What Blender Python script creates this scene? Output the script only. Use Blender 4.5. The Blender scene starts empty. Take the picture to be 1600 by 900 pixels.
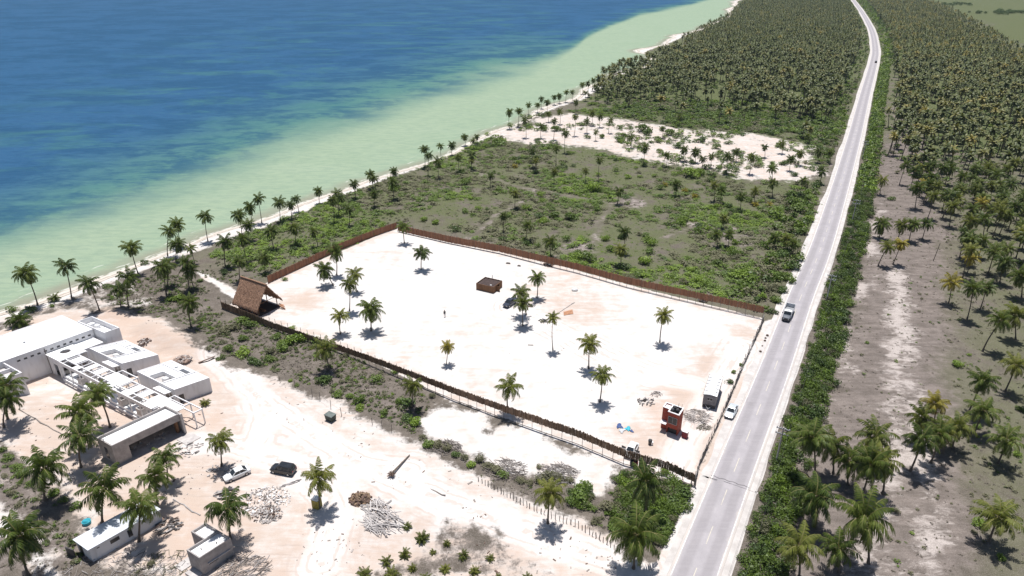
import bpy, math, random
import numpy as np
from mathutils import Vector, Matrix
random.seed(7); RNG = np.random.default_rng(7)
R = math.radians
scene = bpy.context.scene
COL = scene.collection

# ------------------------------------------------------------------ survey: the drone stands 75 m over the plot
F, YH, CAMH = 1050.0, -70.0, 75.0
PIT = math.atan((450 - YH) / F)
CP, SP = math.cos(PIT), math.sin(PIT)
def U(x, y, h=0.0):
    """world point at height h that the survey photograph shows at x, y"""
    a = (x - 800) / F; b = -(y - 450) / F
    dy = CP + SP * b; dz = -SP + CP * b
    t = (CAMH - h) / -dz
    return (a * t, dy * t)
def J(X, Y, Z=0.0):
    z = Z - CAMH
    f = Y * CP - z * SP; u = Y * SP + z * CP
    return 800 + F * X / f, 450 - F * u / f
def hgt(X, Y, py):
    lo, hi = 0.0, 40.0
    for _ in range(40):
        m = (lo + hi) / 2
        if J(X, Y, m)[1] > py: lo = m
        else: hi = m
    return lo
def UP(pts, h=0.0): return np.array([U(x, y, h) for x, y in pts])

# ------------------------------------------------------------------ polygons and masks (world metres)
def sd_poly(PX, PY, poly):
    """signed distance, positive inside"""
    d = np.full(PX.shape, 1e18); ins = np.zeros(PX.shape, bool)
    n = len(poly)
    for i in range(n):
        x0, y0 = poly[i]; x1, y1 = poly[(i + 1) % n]
        ex, ey = x1 - x0, y1 - y0
        wx, wy = PX - x0, PY - y0
        t = np.clip((wx * ex + wy * ey) / (ex * ex + ey * ey + 1e-12), 0, 1)
        d = np.minimum(d, (wx - ex * t) ** 2 + (wy - ey * t) ** 2)
        c = ((y0 <= PY) & (y1 > PY)) | ((y1 <= PY) & (y0 > PY))
        xi = x0 + (PY - y0) / (ey if abs(ey) > 1e-12 else 1e-12) * ex
        ins ^= c & (PX < xi)
    d = np.sqrt(d)
    return np.where(ins, d, -d)
def d_line(PX, PY, pts):
    d = np.full(PX.shape, 1e18)
    for (x0, y0), (x1, y1) in zip(pts[:-1], pts[1:]):
        ex, ey = x1 - x0, y1 - y0
        wx, wy = PX - x0, PY - y0
        t = np.clip((wx * ex + wy * ey) / (ex * ex + ey * ey + 1e-12), 0, 1)
        d = np.minimum(d, (wx - ex * t) ** 2 + (wy - ey * t) ** 2)
    return np.sqrt(d)
def inside(x, y, poly):
    return float(sd_poly(np.array([x]), np.array([y]), poly)[0]) > 0

SHORE_PX = [(-420, 640), (-200, 560), (-60, 506), (0, 487), (37, 477), (75, 464), (120, 447), (150, 435), (190, 422), (225, 410), (265, 395),
            (300, 382), (350, 362), (400, 347), (440, 333), (475, 319), (512, 304), (560, 287), (600, 272), (650, 255),
            (700, 235), (750, 212), (795, 195), (825, 179), (860, 165), (900, 153), (925, 137), (955, 118), (985, 106), (1007, 95), (1009, 86), (1002, 79),
            (1020, 72), (1042, 65), (1070, 52), (1100, 41), (1125, 30), (1138, 22), (1143, 13), (1147, 4), (1152, -6), (1160, -20), (1175, -40)]
SHORE = UP(SHORE_PX)
LAND = np.vstack([SHORE, [[26000, 40000], [26000, -800], [-110, -800], [-160, 0]]])
ROAD_PX = [(1088, 890), (1147, 737), (1211, 575), (1251, 465), (1290, 366), (1332, 225), (1351, 150), (1365, 98), (1367.5, 75), (1361, 45), (1346, 18), (1333, 0), (1324, -12)]
RC = UP(ROAD_PX)
d0 = RC[0] - RC[1]; d0 /= np.hypot(*d0)
RC = np.vstack([RC[0] + d0 * 160, RC])
def smooth_line(P, n=14):
    P = np.asarray(P); out = []
    Q = np.vstack([2 * P[0] - P[1], P, 2 * P[-1] - P[-2]])
    for i in range(1, len(Q) - 2):
        p0, p1, p2, p3 = Q[i - 1], Q[i], Q[i + 1], Q[i + 2]
        for k in range(n):
            t = k / n
            out.append(.5 * (2 * p1 + (p2 - p0) * t + (2 * p0 - 5 * p1 + 4 * p2 - p3) * t * t + (3 * p1 - p0 - 3 * p2 + p3) * t ** 3))
    out.append(P[-1]); return np.array(out)
RCS = smooth_line(RC, 10)
def normals2(P):
    T = np.gradient(P, axis=0); T /= np.hypot(T[:, 0], T[:, 1])[:, None]
    return np.stack([T[:, 1], -T[:, 0]], 1)      # to the right of travel
RN = normals2(RCS)

PLOT = UP([(352, 480), (420, 440), (520, 398), (618, 356), (700, 372), (850, 408), (1000, 450), (1192, 497), (1085, 757), (985, 733), (850, 675), (700, 622), (530, 541), (400, 497)])
SITE = UP([(-300, 620), (0, 515), (60, 492), (110, 480), (150, 490), (235, 492), (262, 510), (330, 545), (350, 578), (440, 596), (490, 622), (560, 650), (620, 678), (660, 700),
           (700, 722), (760, 752), (850, 790), (905, 812), (960, 840), (1000, 868), (1030, 905), (1010, 960), (300, 960), (262, 905), (200, 890), (150, 872), (120, 800), (60, 742), (0, 690), (-300, 720)])
OUTER = UP([(690, 632), (760, 640), (860, 690), (975, 735), (965, 742), (930, 775), (880, 748), (800, 740), (745, 716), (700, 690), (645, 662)])
LAGOON = UP([(757, 215), (790, 199), (850, 180), (890, 175), (930, 180), (1050, 195), (1160, 205), (1290, 228), (1275, 285), (1230, 288), (1160, 285), (1100, 268), (1020, 256), (960, 246), (860, 228), (790, 222)])
PATHP = UP([(300, 426), (312, 422), (350, 440), (385, 462), (376, 474), (352, 462), (328, 444)])
PATH2 = UP([(-300, 760), (0, 775), (40, 815), (75, 855), (110, 905), (60, 910), (20, 850), (-60, 830)])
VERGE = UP([(1196, 500), (1216, 500), (1170, 600), (1116, 735), (1060, 850), (1035, 905), (1012, 905), (1050, 830), (1090, 745), (1140, 620)])
DIRT = UP([(1345, 430), (1352, 350), (1372, 280), (1392, 200), (1402, 165), (1438, 195), (1462, 300), (1476, 400), (1482, 500), (1484, 620), (1505, 760), (1530, 910), (1215, 910), (1240, 760), (1262, 690), (1300, 560)])
NURS = UP([(545, 910), (575, 880), (610, 855), (650, 835), (690, 800), (745, 790), (800, 830), (870, 880), (880, 915)])
GREYD = UP([(440, 590), (520, 565), (600, 600), (690, 645), (650, 680), (600, 672), (540, 640), (470, 612)])
FIELD = UP([(1440, -2), (1500, 25), (1560, 60), (1600, 85), (1750, 165), (2300, 400), (2600, 300), (2200, -20)])
MID = UP([(420, 430), (320, 400), (420, 345), (520, 305), (640, 262), (760, 215), (960, 150), (1180, 160), (1330, 180), (1300, 300), (1240, 440), (1200, 490), (1000, 445), (850, 405), (640, 350)])
BACKR = UP([(1400, 150), (1440, 160), (1700, 180), (2200, 420), (2100, 910), (1530, 910), (1500, 760), (1484, 620), (1476, 400), (1440, 195)])
TRAILS = [UP([(742, 268), (800, 290), (880, 304), (955, 318), (985, 315)]), UP([(955, 318), (940, 345), (928, 378), (890, 394), (868, 400)]),
          UP([(735, 372), (768, 342), (815, 315)]), UP([(1080, 348), (1150, 366), (1200, 376)]), UP([(1040, 372), (1090, 350)]), UP([(1240, 440), (1262, 380), (1290, 290), (1310, 220)]), UP([(300, 488), (345, 470)])]
PALETR = [UP([(1340, 900), (1398, 700), (1402, 560), (1405, 420)]), UP([(1452, 910), (1462, 780), (1425, 640), (1415, 500), (1400, 420)]), UP([(1255, 700), (1310, 560), (1352, 420), (1375, 320)])]

LANES = [UP([(330, 548), (400, 618), (470, 668), (560, 722), (660, 768), (780, 812), (900, 858), (1000, 890)]), UP([(400, 690), (410, 640), (385, 600), (335, 560)]), UP([(470, 735), (560, 728), (640, 735)]), UP([(1050, 745), (1070, 690), (1100, 640), (1160, 540)]), UP([(1090, 600), (1000, 580), (880, 520), (800, 480)]), UP([(300, 690), (380, 700), (470, 735), (520, 790), (500, 880)])]
def ragged(P, amp, step, seed):
    rg = np.random.default_rng(seed); out = []
    for i in range(len(P)):
        p, q = P[i], P[(i + 1) % len(P)]; L_ = np.hypot(*(q - p)); n = max(1, int(L_ / step)); nn = np.array([-(q - p)[1], (q - p)[0]]) / max(L_, 1e-6)
        for k in range(n): out.append(p + (q - p) * k / n + nn * rg.normal(0, amp) * (0 if k == 0 else 1))
    return np.array(out)
LAGOON = ragged(LAGOON, 5.0, 9.0, 1); OUTER = ragged(OUTER, 1.9, 4.0, 2); SITE = ragged(SITE, 1.1, 5.0, 3); DIRT = ragged(DIRT, 2.2, 9.0, 4); FIELD = ragged(FIELD, 16.0, 60.0, 5)
GRL0 = UP([(905, 160), (960, 112), (1012, 97), (1140, 28), (1190, -13), (1312, -13), (1349, 40), (1357, 80), (1326, 172), (1306, 205), (1180, 178), (1040, 155)])
GRR0 = UP([(1340, -13), (1393, 90), (1393, 200), (1440, 300), (1500, 380), (1640, 440), (1900, 600), (1900, 250), (1600, 92), (1500, 28), (1415, -13)])
# mounds: x, y (photo), radius m, height m
LEFTC = UP([(-300, 690), (0, 695), (70, 760), (135, 850), (140, 890), (110, 905), (-60, 905), (-300, 800)])
BERM = [UP([(165, 485), (230, 515), (262, 530), (300, 545), (345, 578), (400, 600), (450, 618)])]

MOUNDS = [(178, 490, 3.0, 1.0), (238, 516, 3.6, 1.8), (262, 528, 3.6, 1.9), (288, 538, 3.2, 1.5), (322, 556, 2.0, -1.0), (345, 575, 2.6, .8), (372, 590, 2.6, .7), (400, 600, 2.6, .5), (228, 540, 1.6, .6), (280, 562, 1.8, .7), (292, 566, 1.3, .5),
          (560, 890, 5, -.5), (620, 868, 6, -.6), (690, 850, 7, -.6), (760, 880, 8, -.6), (668, 757, 2.5, .3), (1095, 650, 1.8, .4), (1080, 655, 1.6, .35), (852, 470, 2, .25)]
MW = [(*U(x, y), r, h) for x, y, r, h in MOUNDS]
YC0 = np.array(U(93, 564, 3.1)); YU = np.array([math.cos(R(-31)), math.sin(R(-31))]); YV = np.array([math.cos(R(50)), math.sin(R(50))])
YARD = np.array([YC0 + YU * a_ + YV * b_ for a_, b_ in ((-6, 3.5), (31, 3.5), (31, -1.2), (8, -3.0), (-4.5, -9), (-6, -9))])
def gz_np(X, Y):
    z = np.zeros(X.shape)
    q_ = np.hypot(X - YC0[0], Y - YC0[1]) < 60
    if q_.any(): z[q_] += -1.35 * np.clip((sd_poly(X[q_], Y[q_], YARD) + 2.2) / 3.2, 0, 1)
    for mx, my, r, h in MW:
        q = ((X - mx) ** 2 + (Y - my) ** 2) / (r * r)
        z += h * np.exp(-q)
    return z
def gz(x, y): return float(gz_np(np.array([x]), np.array([y]))[0])

# ------------------------------------------------------------------ helpers
def tag(o, label=None, cat=None, group=None, kind=None):
    if label: o['label'] = label
    if cat: o['category'] = cat
    if group: o['group'] = group
    if kind: o['kind'] = kind
    return o
def empty(name, loc, label, cat, group=None, rz=0.0):
    o = bpy.data.objects.new(name, None); COL.objects.link(o)
    o.location = loc; o.rotation_euler = (0, 0, rz); o.empty_display_size = .3
    return tag(o, label, cat, group)
class MB:
    def __init__(self): self.v = []; self.f = []; self.m = []; self.smooth = []
    def add(self, vs, fs, m=0, sm=False):
        b = len(self.v); self.v.extend([tuple(p) for p in vs])
        for f in fs: self.f.append(tuple(b + i for i in f)); self.m.append(m); self.smooth.append(sm)
    def box(self, c, s, rz=0.0, m=0, rx=0.0, ry=0.0):
        M = Matrix.Rotation(rz, 3, 'Z') @ Matrix.Rotation(ry, 3, 'Y') @ Matrix.Rotation(rx, 3, 'X')
        vs = []
        for dz in (-.5, .5):
            for dx, dy in ((-.5, -.5), (.5, -.5), (.5, .5), (-.5, .5)):
                vs.append(Vector(c) + M @ Vector((dx * s[0], dy * s[1], dz * s[2])))
        self.add(vs, [(3, 2, 1, 0), (4, 5, 6, 7), (0, 1, 5, 4), (1, 2, 6, 5), (2, 3, 7, 6), (3, 0, 4, 7)], m)
    def prism(self, poly, z0, z1, m=0):
        n = len(poly)
        z0s = z0 if hasattr(z0, '__len__') else [z0] * n
        z1s = z1 if hasattr(z1, '__len__') else [z1] * n
        a = sum(poly[i][0] * poly[(i + 1) % n][1] - poly[(i + 1) % n][0] * poly[i][1] for i in range(n))
        if a < 0: poly = poly[::-1]; z0s = z0s[::-1]; z1s = z1s[::-1]
        vs = [(p[0], p[1], z) for p, z in zip(poly, z0s)] + [(p[0], p[1], z) for p, z in zip(poly, z1s)]
        fs = [tuple(range(n - 1, -1, -1)), tuple(range(n, 2 * n))] + [(i, (i + 1) % n, n + (i + 1) % n, n + i) for i in range(n)]
        self.add(vs, fs, m)
    def tube(self, pts, rad, n=8, m=0, cap=True, sm=True):
        pts = [Vector(p) for p in pts]
        if not hasattr(rad, '__len__'): rad = [rad] * len(pts)
        vs = []
        for i, p in enumerate(pts):
            d = (pts[min(i + 1, len(pts) - 1)] - pts[max(i - 1, 0)]).normalized()
            a = Vector((1, 0, 0)) if abs(d.x) < .8 else Vector((0, 1, 0))
            e1 = d.cross(a).normalized(); e2 = d.cross(e1)
            for k in range(n):
                t = 2 * math.pi * k / n
                vs.append(p + (e1 * math.cos(t) + e2 * math.sin(t)) * rad[i])
        fs = []
        for i in range(len(pts) - 1):
            for k in range(n):
                fs.append((i * n + k, (i + 1) * n + k, (i + 1) * n + (k + 1) % n, i * n + (k + 1) % n))
        self.add(vs, fs, m, sm)
        if cap:
            b = (len(pts) - 1) * n
            self.add([vs[k] for k in range(n)], [tuple(range(n))], m)
            self.add([vs[b + k] for k in range(n)], [tuple(range(n - 1, -1, -1))], m)
    def build(self, name, mats, parent=None, loc=None):
        me = bpy.data.meshes.new(name)
        me.from_pydata(self.v, [], self.f)
        if not isinstance(mats, (list, tuple)): mats = [mats]
        for q in mats: me.materials.append(q)
        me.polygons.foreach_set('material_index', self.m)
        me.polygons.foreach_set('use_smooth', self.smooth)
        me.update()
        o = bpy.data.objects.new(name, me); COL.objects.link(o)
        if parent is not None: o.parent = parent
        if loc is not None: o.location = loc
        return o
def np_mesh(name, V, Fq, mats, midx=None, smooth=False):
    """V (n,3), Fq (m,4) or (m,3)"""
    me = bpy.data.meshes.new(name)
    k = Fq.shape[1]
    me.vertices.add(len(V)); me.vertices.foreach_set('co', np.ascontiguousarray(V, dtype=np.float32).ravel())
    me.loops.add(Fq.size); me.loops.foreach_set('vertex_index', np.ascontiguousarray(Fq, dtype=np.int32).ravel())
    me.polygons.add(len(Fq)); me.polygons.foreach_set('loop_start', np.arange(0, Fq.size, k, dtype=np.int32))
    me.polygons.foreach_set('loop_total', np.full(len(Fq), k, dtype=np.int32))
    for q in mats: me.materials.append(q)
    if midx is not None: me.polygons.foreach_set('material_index', np.ascontiguousarray(midx, dtype=np.int32))
    if smooth: me.polygons.foreach_set('use_smooth', np.ones(len(Fq), bool))
    me.update(calc_edges=True)
    return me
def link(name, me, parent=None, loc=None):
    o = bpy.data.objects.new(name, me); COL.objects.link(o)
    if parent is not None: o.parent = parent
    if loc is not None: o.location = loc
    return o

# ------------------------------------------------------------------ materials
class NT:
    def __init__(self, name):
        self.mat = bpy.data.materials.new(name); self.mat.use_nodes = True
        self.t = self.mat.node_tree; self.t.nodes.clear()
        self.out = self.n('ShaderNodeOutputMaterial'); self.p = self.n('ShaderNodeBsdfPrincipled')
        self.l(self.p.outputs[0], self.out.inputs[0])
        self.geo = self.n('ShaderNodeNewGeometry')
    def n(self, t, **kw):
        o = self.t.nodes.new(t)
        for k, v in kw.items(): setattr(o, k, v)
        return o
    def l(self, a, b): self.t.links.new(a, b)
    def set(self, sock, v):
        if hasattr(v, 'is_output'): self.l(v, sock)
        else: sock.default_value = v
    def noise(self, scale, detail=4, rough=.55, vec=None, dist=0.0):
        o = self.n('ShaderNodeTexNoise'); o.inputs['Scale'].default_value = scale
        o.inputs['Detail'].default_value = detail; o.inputs['Roughness'].default_value = rough; o.inputs['Distortion'].default_value = dist
        self.l(vec if vec is not None else self.geo.outputs['Position'], o.inputs['Vector'])
        return o.outputs['Fac']
    def stretch(self, sx, sy, sz=1, rz=0.0):
        m = self.n('ShaderNodeMapping'); self.l(self.geo.outputs['Position'], m.inputs['Vector'])
        m.inputs['Rotation'].default_value = (0, 0, rz); m.inputs['Scale'].default_value = (sx, sy, sz)
        return m.outputs[0]
    def math(self, op, a, b=0.0, clamp=False):
        o = self.n('ShaderNodeMath', operation=op); o.use_clamp = clamp
        self.set(o.inputs[0], a); self.set(o.inputs[1], b); return o.outputs[0]
    def ss(self, x, a, b):
        o = self.n('ShaderNodeMapRange', interpolation_type='SMOOTHSTEP')
        self.set(o.inputs[0], x); o.inputs[1].default_value = a; o.inputs[2].default_value = b
        o.inputs[3].default_value = 0; o.inputs[4].default_value = 1; return o.outputs[0]
    def mix(self, f, a, b, blend='MIX'):
        o = self.n('ShaderNodeMix', data_type='RGBA', blend_type=blend)
        self.set(o.inputs[0], f)
        for s, v in ((o.inputs[6], a), (o.inputs[7], b)):
            if hasattr(v, 'is_output'): self.l(v, s)
            else: s.default_value = (v[0], v[1], v[2], 1)
        return o.outputs[2]
    def attr(self, name):
        o = self.n('ShaderNodeAttribute', attribute_name=name); return o.outputs['Fac']
    def rnd(self): return self.n('ShaderNodeObjectInfo').outputs['Random']
    def bump(self, h, strength=.3, dist=.1):
        o = self.n('ShaderNodeBump'); o.inputs['Strength'].default_value = strength; o.inputs['Distance'].default_value = dist
        self.l(h, o.inputs['Height']); self.l(o.outputs[0], self.p.inputs['Normal'])
    def base(self, c, rough=.8, spec=.3):
        if hasattr(c, 'is_output'): self.l(c, self.p.inputs['Base Color'])
        else: self.p.inputs['Base Color'].default_value = (*c, 1)
        self.set(self.p.inputs['Roughness'], rough); self.p.inputs['Specular IOR Level'].default_value = spec
def plain(name, c, c2=None, scale=2.0, rough=.8, spec=.3, bump=0.0, metal=0.0, thr=(.3, .7), stretch=None):
    t = NT(name)
    if c2 is None: c2 = tuple(v * .8 for v in c)
    vec = t.stretch(*stretch) if stretch else None
    nz = t.noise(scale, 5, .6, vec)
    t.base(t.mix(t.ss(nz, *thr), c, c2), rough, spec)
    t.p.inputs['Metallic'].default_value = metal
    if bump: t.bump(t.noise(scale * 4, 3), bump, .05)
    return t.mat
def leaf(name, c1, c2, c3, transl=.3, rough=.5, nscale=.6, spec=.35):
    """foliage: tone differs from plant to plant and from leaf clump to leaf clump"""
    t = NT(name)
    r = t.rnd(); nz = t.noise(nscale, 3, .6); isl = t.n('ShaderNodeNewGeometry').outputs['Random Per Island']
    k = t.math('ADD', t.math('MULTIPLY', r, .45), t.math('ADD', t.math('MULTIPLY', nz, .45), t.math('MULTIPLY', isl, .4)))
    c = t.mix(t.ss(k, .35, .75), c1, c2); c = t.mix(t.ss(k, .8, 1.2), c, c3)
    t.base(c, rough, spec)
    tr = t.n('ShaderNodeBsdfTranslucent'); t.l(t.mix(1.0, c, (1.0, 1.0, .55), 'MULTIPLY'), tr.inputs[0])
    mx = t.n('ShaderNodeMixShader'); mx.inputs[0].default_value = transl
    t.l(t.p.outputs[0], mx.inputs[1]); t.l(tr.outputs[0], mx.inputs[2]); t.l(mx.outputs[0], t.out.inputs[0])
    return t.mat

M = {}
M['palm'] = leaf('palm_green', (0.0496, 0.0812, 0.0165), (0.1062, 0.1450, 0.0275), (0.2596, 0.2842, 0.0715))
M['palm_olive'] = leaf('palm_olive', (0.0732, 0.0998, 0.0198), (0.1711, 0.1914, 0.0396), (0.3540, 0.3364, 0.0880))
M['palm_yellow'] = leaf('palm_yellow', (.21, .185, .03), (.36, .30, .05), (.42, .38, .13))
M['palm_dry'] = leaf('palm_dry', (.16, .11, .06), (.24, .17, .10), (.30, .23, .13), .1)
M['rachis'] = plain('frond_rib', (.20, .19, .07), (.15, .13, .05))
M['far_palm'] = leaf('grove_palm', (.046, .064, .02), (.085, .105, .032), (.20, .20, .065), .2)
M['far_olive'] = leaf('grove_palm_olive', (.075, .082, .022), (.14, .14, .04), (.27, .25, .08), .2)
M['far_yellow'] = leaf('grove_palm_yellow', (.15, .13, .03), (.24, .20, .045), (.30, .27, .09), .2)
M['trunk'] = plain('palm_bark', (.20, .165, .135), (.11, .09, .075), 3.0, .9, .1, .3, stretch=(1, 1, 4))
M['bush'] = leaf('bush_green', (0.0854, 0.1296, 0.0242), (0.1464, 0.2160, 0.0418), (0.2196, 0.3000, 0.0715), .3, .5, 1.2)
M['bush_bright'] = leaf('bush_bright', (0.1220, 0.1860, 0.0264), (0.2013, 0.2940, 0.0396), (0.2928, 0.3960, 0.0660), .3, .5, 1.2)
M['bush_dark'] = leaf('bush_dark', (0.0549, 0.0900, 0.0242), (0.0915, 0.1440, 0.0352), (0.1342, 0.1980, 0.0528), .25, .5, 1.2)
M['bush_grey'] = leaf('bush_grey', (0.1200, 0.1220, 0.0682), (0.1740, 0.1708, 0.0968), (0.2400, 0.2257, 0.1430), .2, .7, 1.2)
M['straw'] = leaf('dry_straw', (.15, .128, .108), (.23, .20, .17), (.33, .29, .25), .1, .8, .5, .1)
M['twig'] = plain('dry_twigs', (.30, .265, .24), (.19, .165, .15), 3)
M['white_wall'] = plain('white_render', (.74, .73, .74), (.58, .56, .55), .9, .85, .2, .05, thr=(.45, .85), stretch=(1.4, 1.4, .35))
M['white_roof'] = plain('white_roof', (.86, .86, .86), (.79, .785, .78), .9, .8, .2, .04, thr=(.45, .8))
M['concrete'] = plain('grey_concrete', (.40, .37, .36), (.28, .26, .255), 1.1, .9, .2, .1)
M['concrete_lt'] = plain('pale_concrete', (.55, .52, .50), (.42, .39, .38), 1.1, .9, .2, .1)
M['dark_void'] = plain('dark_glass', (.025, .026, .03), (.04, .04, .045), 1.5, .25, .5)
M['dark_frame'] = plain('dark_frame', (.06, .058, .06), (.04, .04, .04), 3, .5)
M['stick'] = None
M['red'] = plain('red_paint', (.36, .085, .055), (.29, .065, .045), 1.4, .8, .2, .05)
M['darkred'] = plain('crimson_metal', (.22, .02, .03), (.17, .016, .024), 2, .5)
M['white_paint'] = plain('white_paint', (.80, .80, .80), (.74, .74, .74), 2.5, .4, .5)
M['car_white'] = plain('white_car_paint', (.78, .79, .80), (.72, .73, .74), 1.5, .25, .5)
M['car_silver'] = plain('silver_car_paint', (.62, .66, .68), (.56, .60, .63), 1.5, .25, .5, metal=.2)
M['car_black'] = plain('black_car_paint', (.018, .02, .024), (.028, .03, .034), 1.5, .22, .5)
M['car_blue'] = plain('dark_blue_car_paint', (.03, .037, .055), (.045, .05, .07), 1.5, .25, .5)
M['glass'] = plain('car_glass', (.02, .025, .03), (.03, .035, .04), 1.0, .08, .6)
M['rubber'] = plain('tyre_rubber', (.02, .02, .02), (.03, .03, .03), 5, .9)
M['rim'] = plain('wheel_rim', (.45, .45, .46), (.35, .35, .36), 5, .35, .5, metal=.6)
M['lamp'] = plain('lamp_lens', (.75, .75, .72), (.65, .65, .62), 5, .2)
M['lamp_red'] = plain('red_lens', (.35, .02, .02), (.28, .015, .015), 5, .2)
M['grey_metal'] = plain('grey_metal', (.34, .35, .37), (.26, .27, .29), 2, .5, .5, metal=.3)
M['dark_metal'] = plain('dark_metal', (.055, .055, .06), (.08, .075, .075), 2, .55)
M['post'] = plain('fence_post', (.20, .175, .16), (.13, .11, .10), 4, .8)
M['wood'] = plain('brown_wood', (.235, .125, .07), (.15, .08, .045), 2.5, .85, .2, .1, stretch=(1, 1, .2))
M['wood_dark'] = plain('dark_roof_boards', (.085, .06, .055), (.05, .037, .034), 3, .85, .2, .1)
M['plank'] = plain('weathered_planks', (.45, .42, .41), (.27, .25, .245), 1.2, .9)
M['plank_or'] = plain('orange_planks', (.55, .30, .18), (.42, .21, .12), 2, .85)
M['rubble'] = plain('pale_rubble', (.52, .47, .44), (.27, .235, .22), 1.5, .9)
M['cyan'] = plain('turquoise_plastic', (.05, .42, .52), (.04, .33, .43), 2, .5)
M['blue'] = plain('blue_plastic', (.05, .10, .26), (.04, .07, .18), 2, .5)
M['mustard'] = plain('mustard_plastic', (.33, .27, .045), (.26, .21, .04), 2, .5)
M['greenblack'] = plain('dark_green_metal', (.035, .05, .045), (.05, .06, .055), 2, .6)
M['soil'] = plain('brown_soil', (.16, .105, .085), (.10, .07, .055), 1.5, .95)
M['zinc'] = plain('pale_sheet_roof', (.66, .69, .74), (.58, .61, .66), .8, .45, .5, stretch=(1, 1, 1))
M['skin'] = plain('skin', (.30, .17, .11), (.26, .14, .09), 8, .6)
M['cloth_dark'] = plain('dark_clothes', (.03, .035, .04), (.045, .05, .06), 6, .9)
M['hair'] = plain('black_hair', (.012, .01, .01), (.02, .016, .015), 8, .7)
def stick_mat(name, a, b, c):
    t = NT(name)
    isl = t.n('ShaderNodeNewGeometry').outputs['Random Per Island']
    k = t.mix(t.ss(isl, .1, .8), a, b); k = t.mix(t.ss(t.noise(1.5, 4), .45, .8), k, c)
    t.base(k, .9, .1); return t.mat
M['stick'] = stick_mat('grey_brown_sticks', (.12, .078, .054), (.22, .145, .10), (.30, .215, .155))
M['stick_red'] = stick_mat('red_brown_sticks', (.20, .098, .062), (.29, .145, .09), (.26, .145, .095))
def thatch_mat():
    t = NT('dry_thatch')
    s = t.noise(7, 6, .7, t.stretch(1.0, 1.0, .35)); b = t.noise(1.1, 3)
    c = t.mix(t.ss(s, .3, .7), (.17, .098, .066), (.42, .265, .185)); c = t.mix(t.ss(b, .4, .8), c, (.33, .20, .14))
    t.base(c, .95, .05); t.bump(s, .9, .12); return t.mat
M['thatch'] = thatch_mat()
# ================================================================== ground, sea, road
def spaced(lo, hi, c0, c1, s0, g, smax=400):
    a = list(np.arange(c0, c1 + 1e-6, s0))
    s = s0; x = a[-1]
    while x < hi: s = min(s * g, smax); x += s; a.append(x)
    s = s0; x = a[0]; b = []
    while x > lo: s = min(s * g, smax); x -= s; b.append(x)
    return np.array(b[::-1] + a)
def grid(xs, ys):
    X, Y = np.meshgrid(xs, ys); nx, ny = len(xs), len(ys)
    i = np.arange(nx * ny).reshape(ny, nx)
    Fq = np.stack([i[:-1, :-1], i[:-1, 1:], i[1:, 1:], i[1:, :-1]], -1).reshape(-1, 4)
    return X.ravel(), Y.ravel(), Fq
def fattr(me, name, val):
    a = me.attributes.new(name, 'FLOAT', 'POINT'); a.data.foreach_set('value', np.ascontiguousarray(val, dtype=np.float32))
def soft(sd, w): return np.clip(.5 + sd / (2 * w), 0, 1)

xs = spaced(-6000, 22000, -118, 122, 1.0, 1.022); ys = spaced(-300, 34000, 54, 205, 1.0, 1.018)
GX, GY, GF = grid(xs, ys)
dist = np.hypot(GX, GY)
near = dist < 2600
def msk(poly, w, sub=near):
    o = np.zeros(GX.shape); o[sub] = soft(sd_poly(GX[sub], GY[sub], poly), w); return o
def lin(lines, w, soft_w, sub=near):
    o = np.zeros(GX.shape)
    for L in lines: o[sub] = np.maximum(o[sub], soft(w - d_line(GX[sub], GY[sub], L), soft_w))
    return o
plot = msk(PLOT, .8)
site = msk(SITE, 4.5); outer = msk(OUTER, 4.0); lag = msk(LAGOON, 7)
sand = np.maximum.reduce([plot, site, outer, lag * .64, msk(PATHP, 1.5) * .72, msk(PATH2, 3.0) * .8, msk(LEFTC, 3) * .42, msk(VERGE, .8)])
sdland = np.full(GX.shape, 900.0); sdland[near] = sd_poly(GX[near], GY[near], LAND)
sand = np.maximum(sand, soft(6 - sdland, 4) * .9); sand = np.maximum(sand, msk(UP([(-200, 560), (20, 487), (150, 440), (215, 426), (262, 470), (240, 496), (150, 494), (60, 496), (0, 522), (-200, 620)]), 4) * .47)
nurs = msk(NURS, 3.0); sand = sand * (1 - .52 * nurs)
trails = lin(TRAILS, 1.2, 3.2)
pale = np.maximum(lin(PALETR, 2.0, 4.2) * msk(DIRT, 4), trails * .55)
dirt = np.maximum.reduce([msk(DIRT, 6) * .9, trails * .74, msk(GREYD, 3) * .42, nurs * .5, msk(LEFTC, 3) * .6])
green = np.maximum.reduce([msk(MID, 10) * .85, msk(BACKR, 12) * .60, msk(FIELD, 25) * 2.0])
far = np.clip((GY - 330) / 200, 0, 1); gl_ = near & (GY > 280); gg_ = np.zeros(GX.shape); gg_[gl_] = np.maximum(soft(sd_poly(GX[gl_], GY[gl_], GRL0), 10), soft(sd_poly(GX[gl_], GY[gl_], GRR0), 10)); green = np.maximum(green, np.maximum(far * .95, gg_ * 1.55))
pink = np.clip(.25 + .50 * site - .17 * plot, 0, 1); pink = np.maximum(pink, lin(BERM, 2.0, 2.5) * 1.0); pink = np.maximum(pink, lag * .48)
pedge = near & (np.abs(GX) < 160); pe = np.zeros(GX.shape); pe[pedge] = np.clip(1 - sd_poly(GX[pedge], GY[pedge], PLOT) / 6.0, 0, 1) * plot[pedge]; pink = np.maximum(pink, pe * .62)
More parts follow.
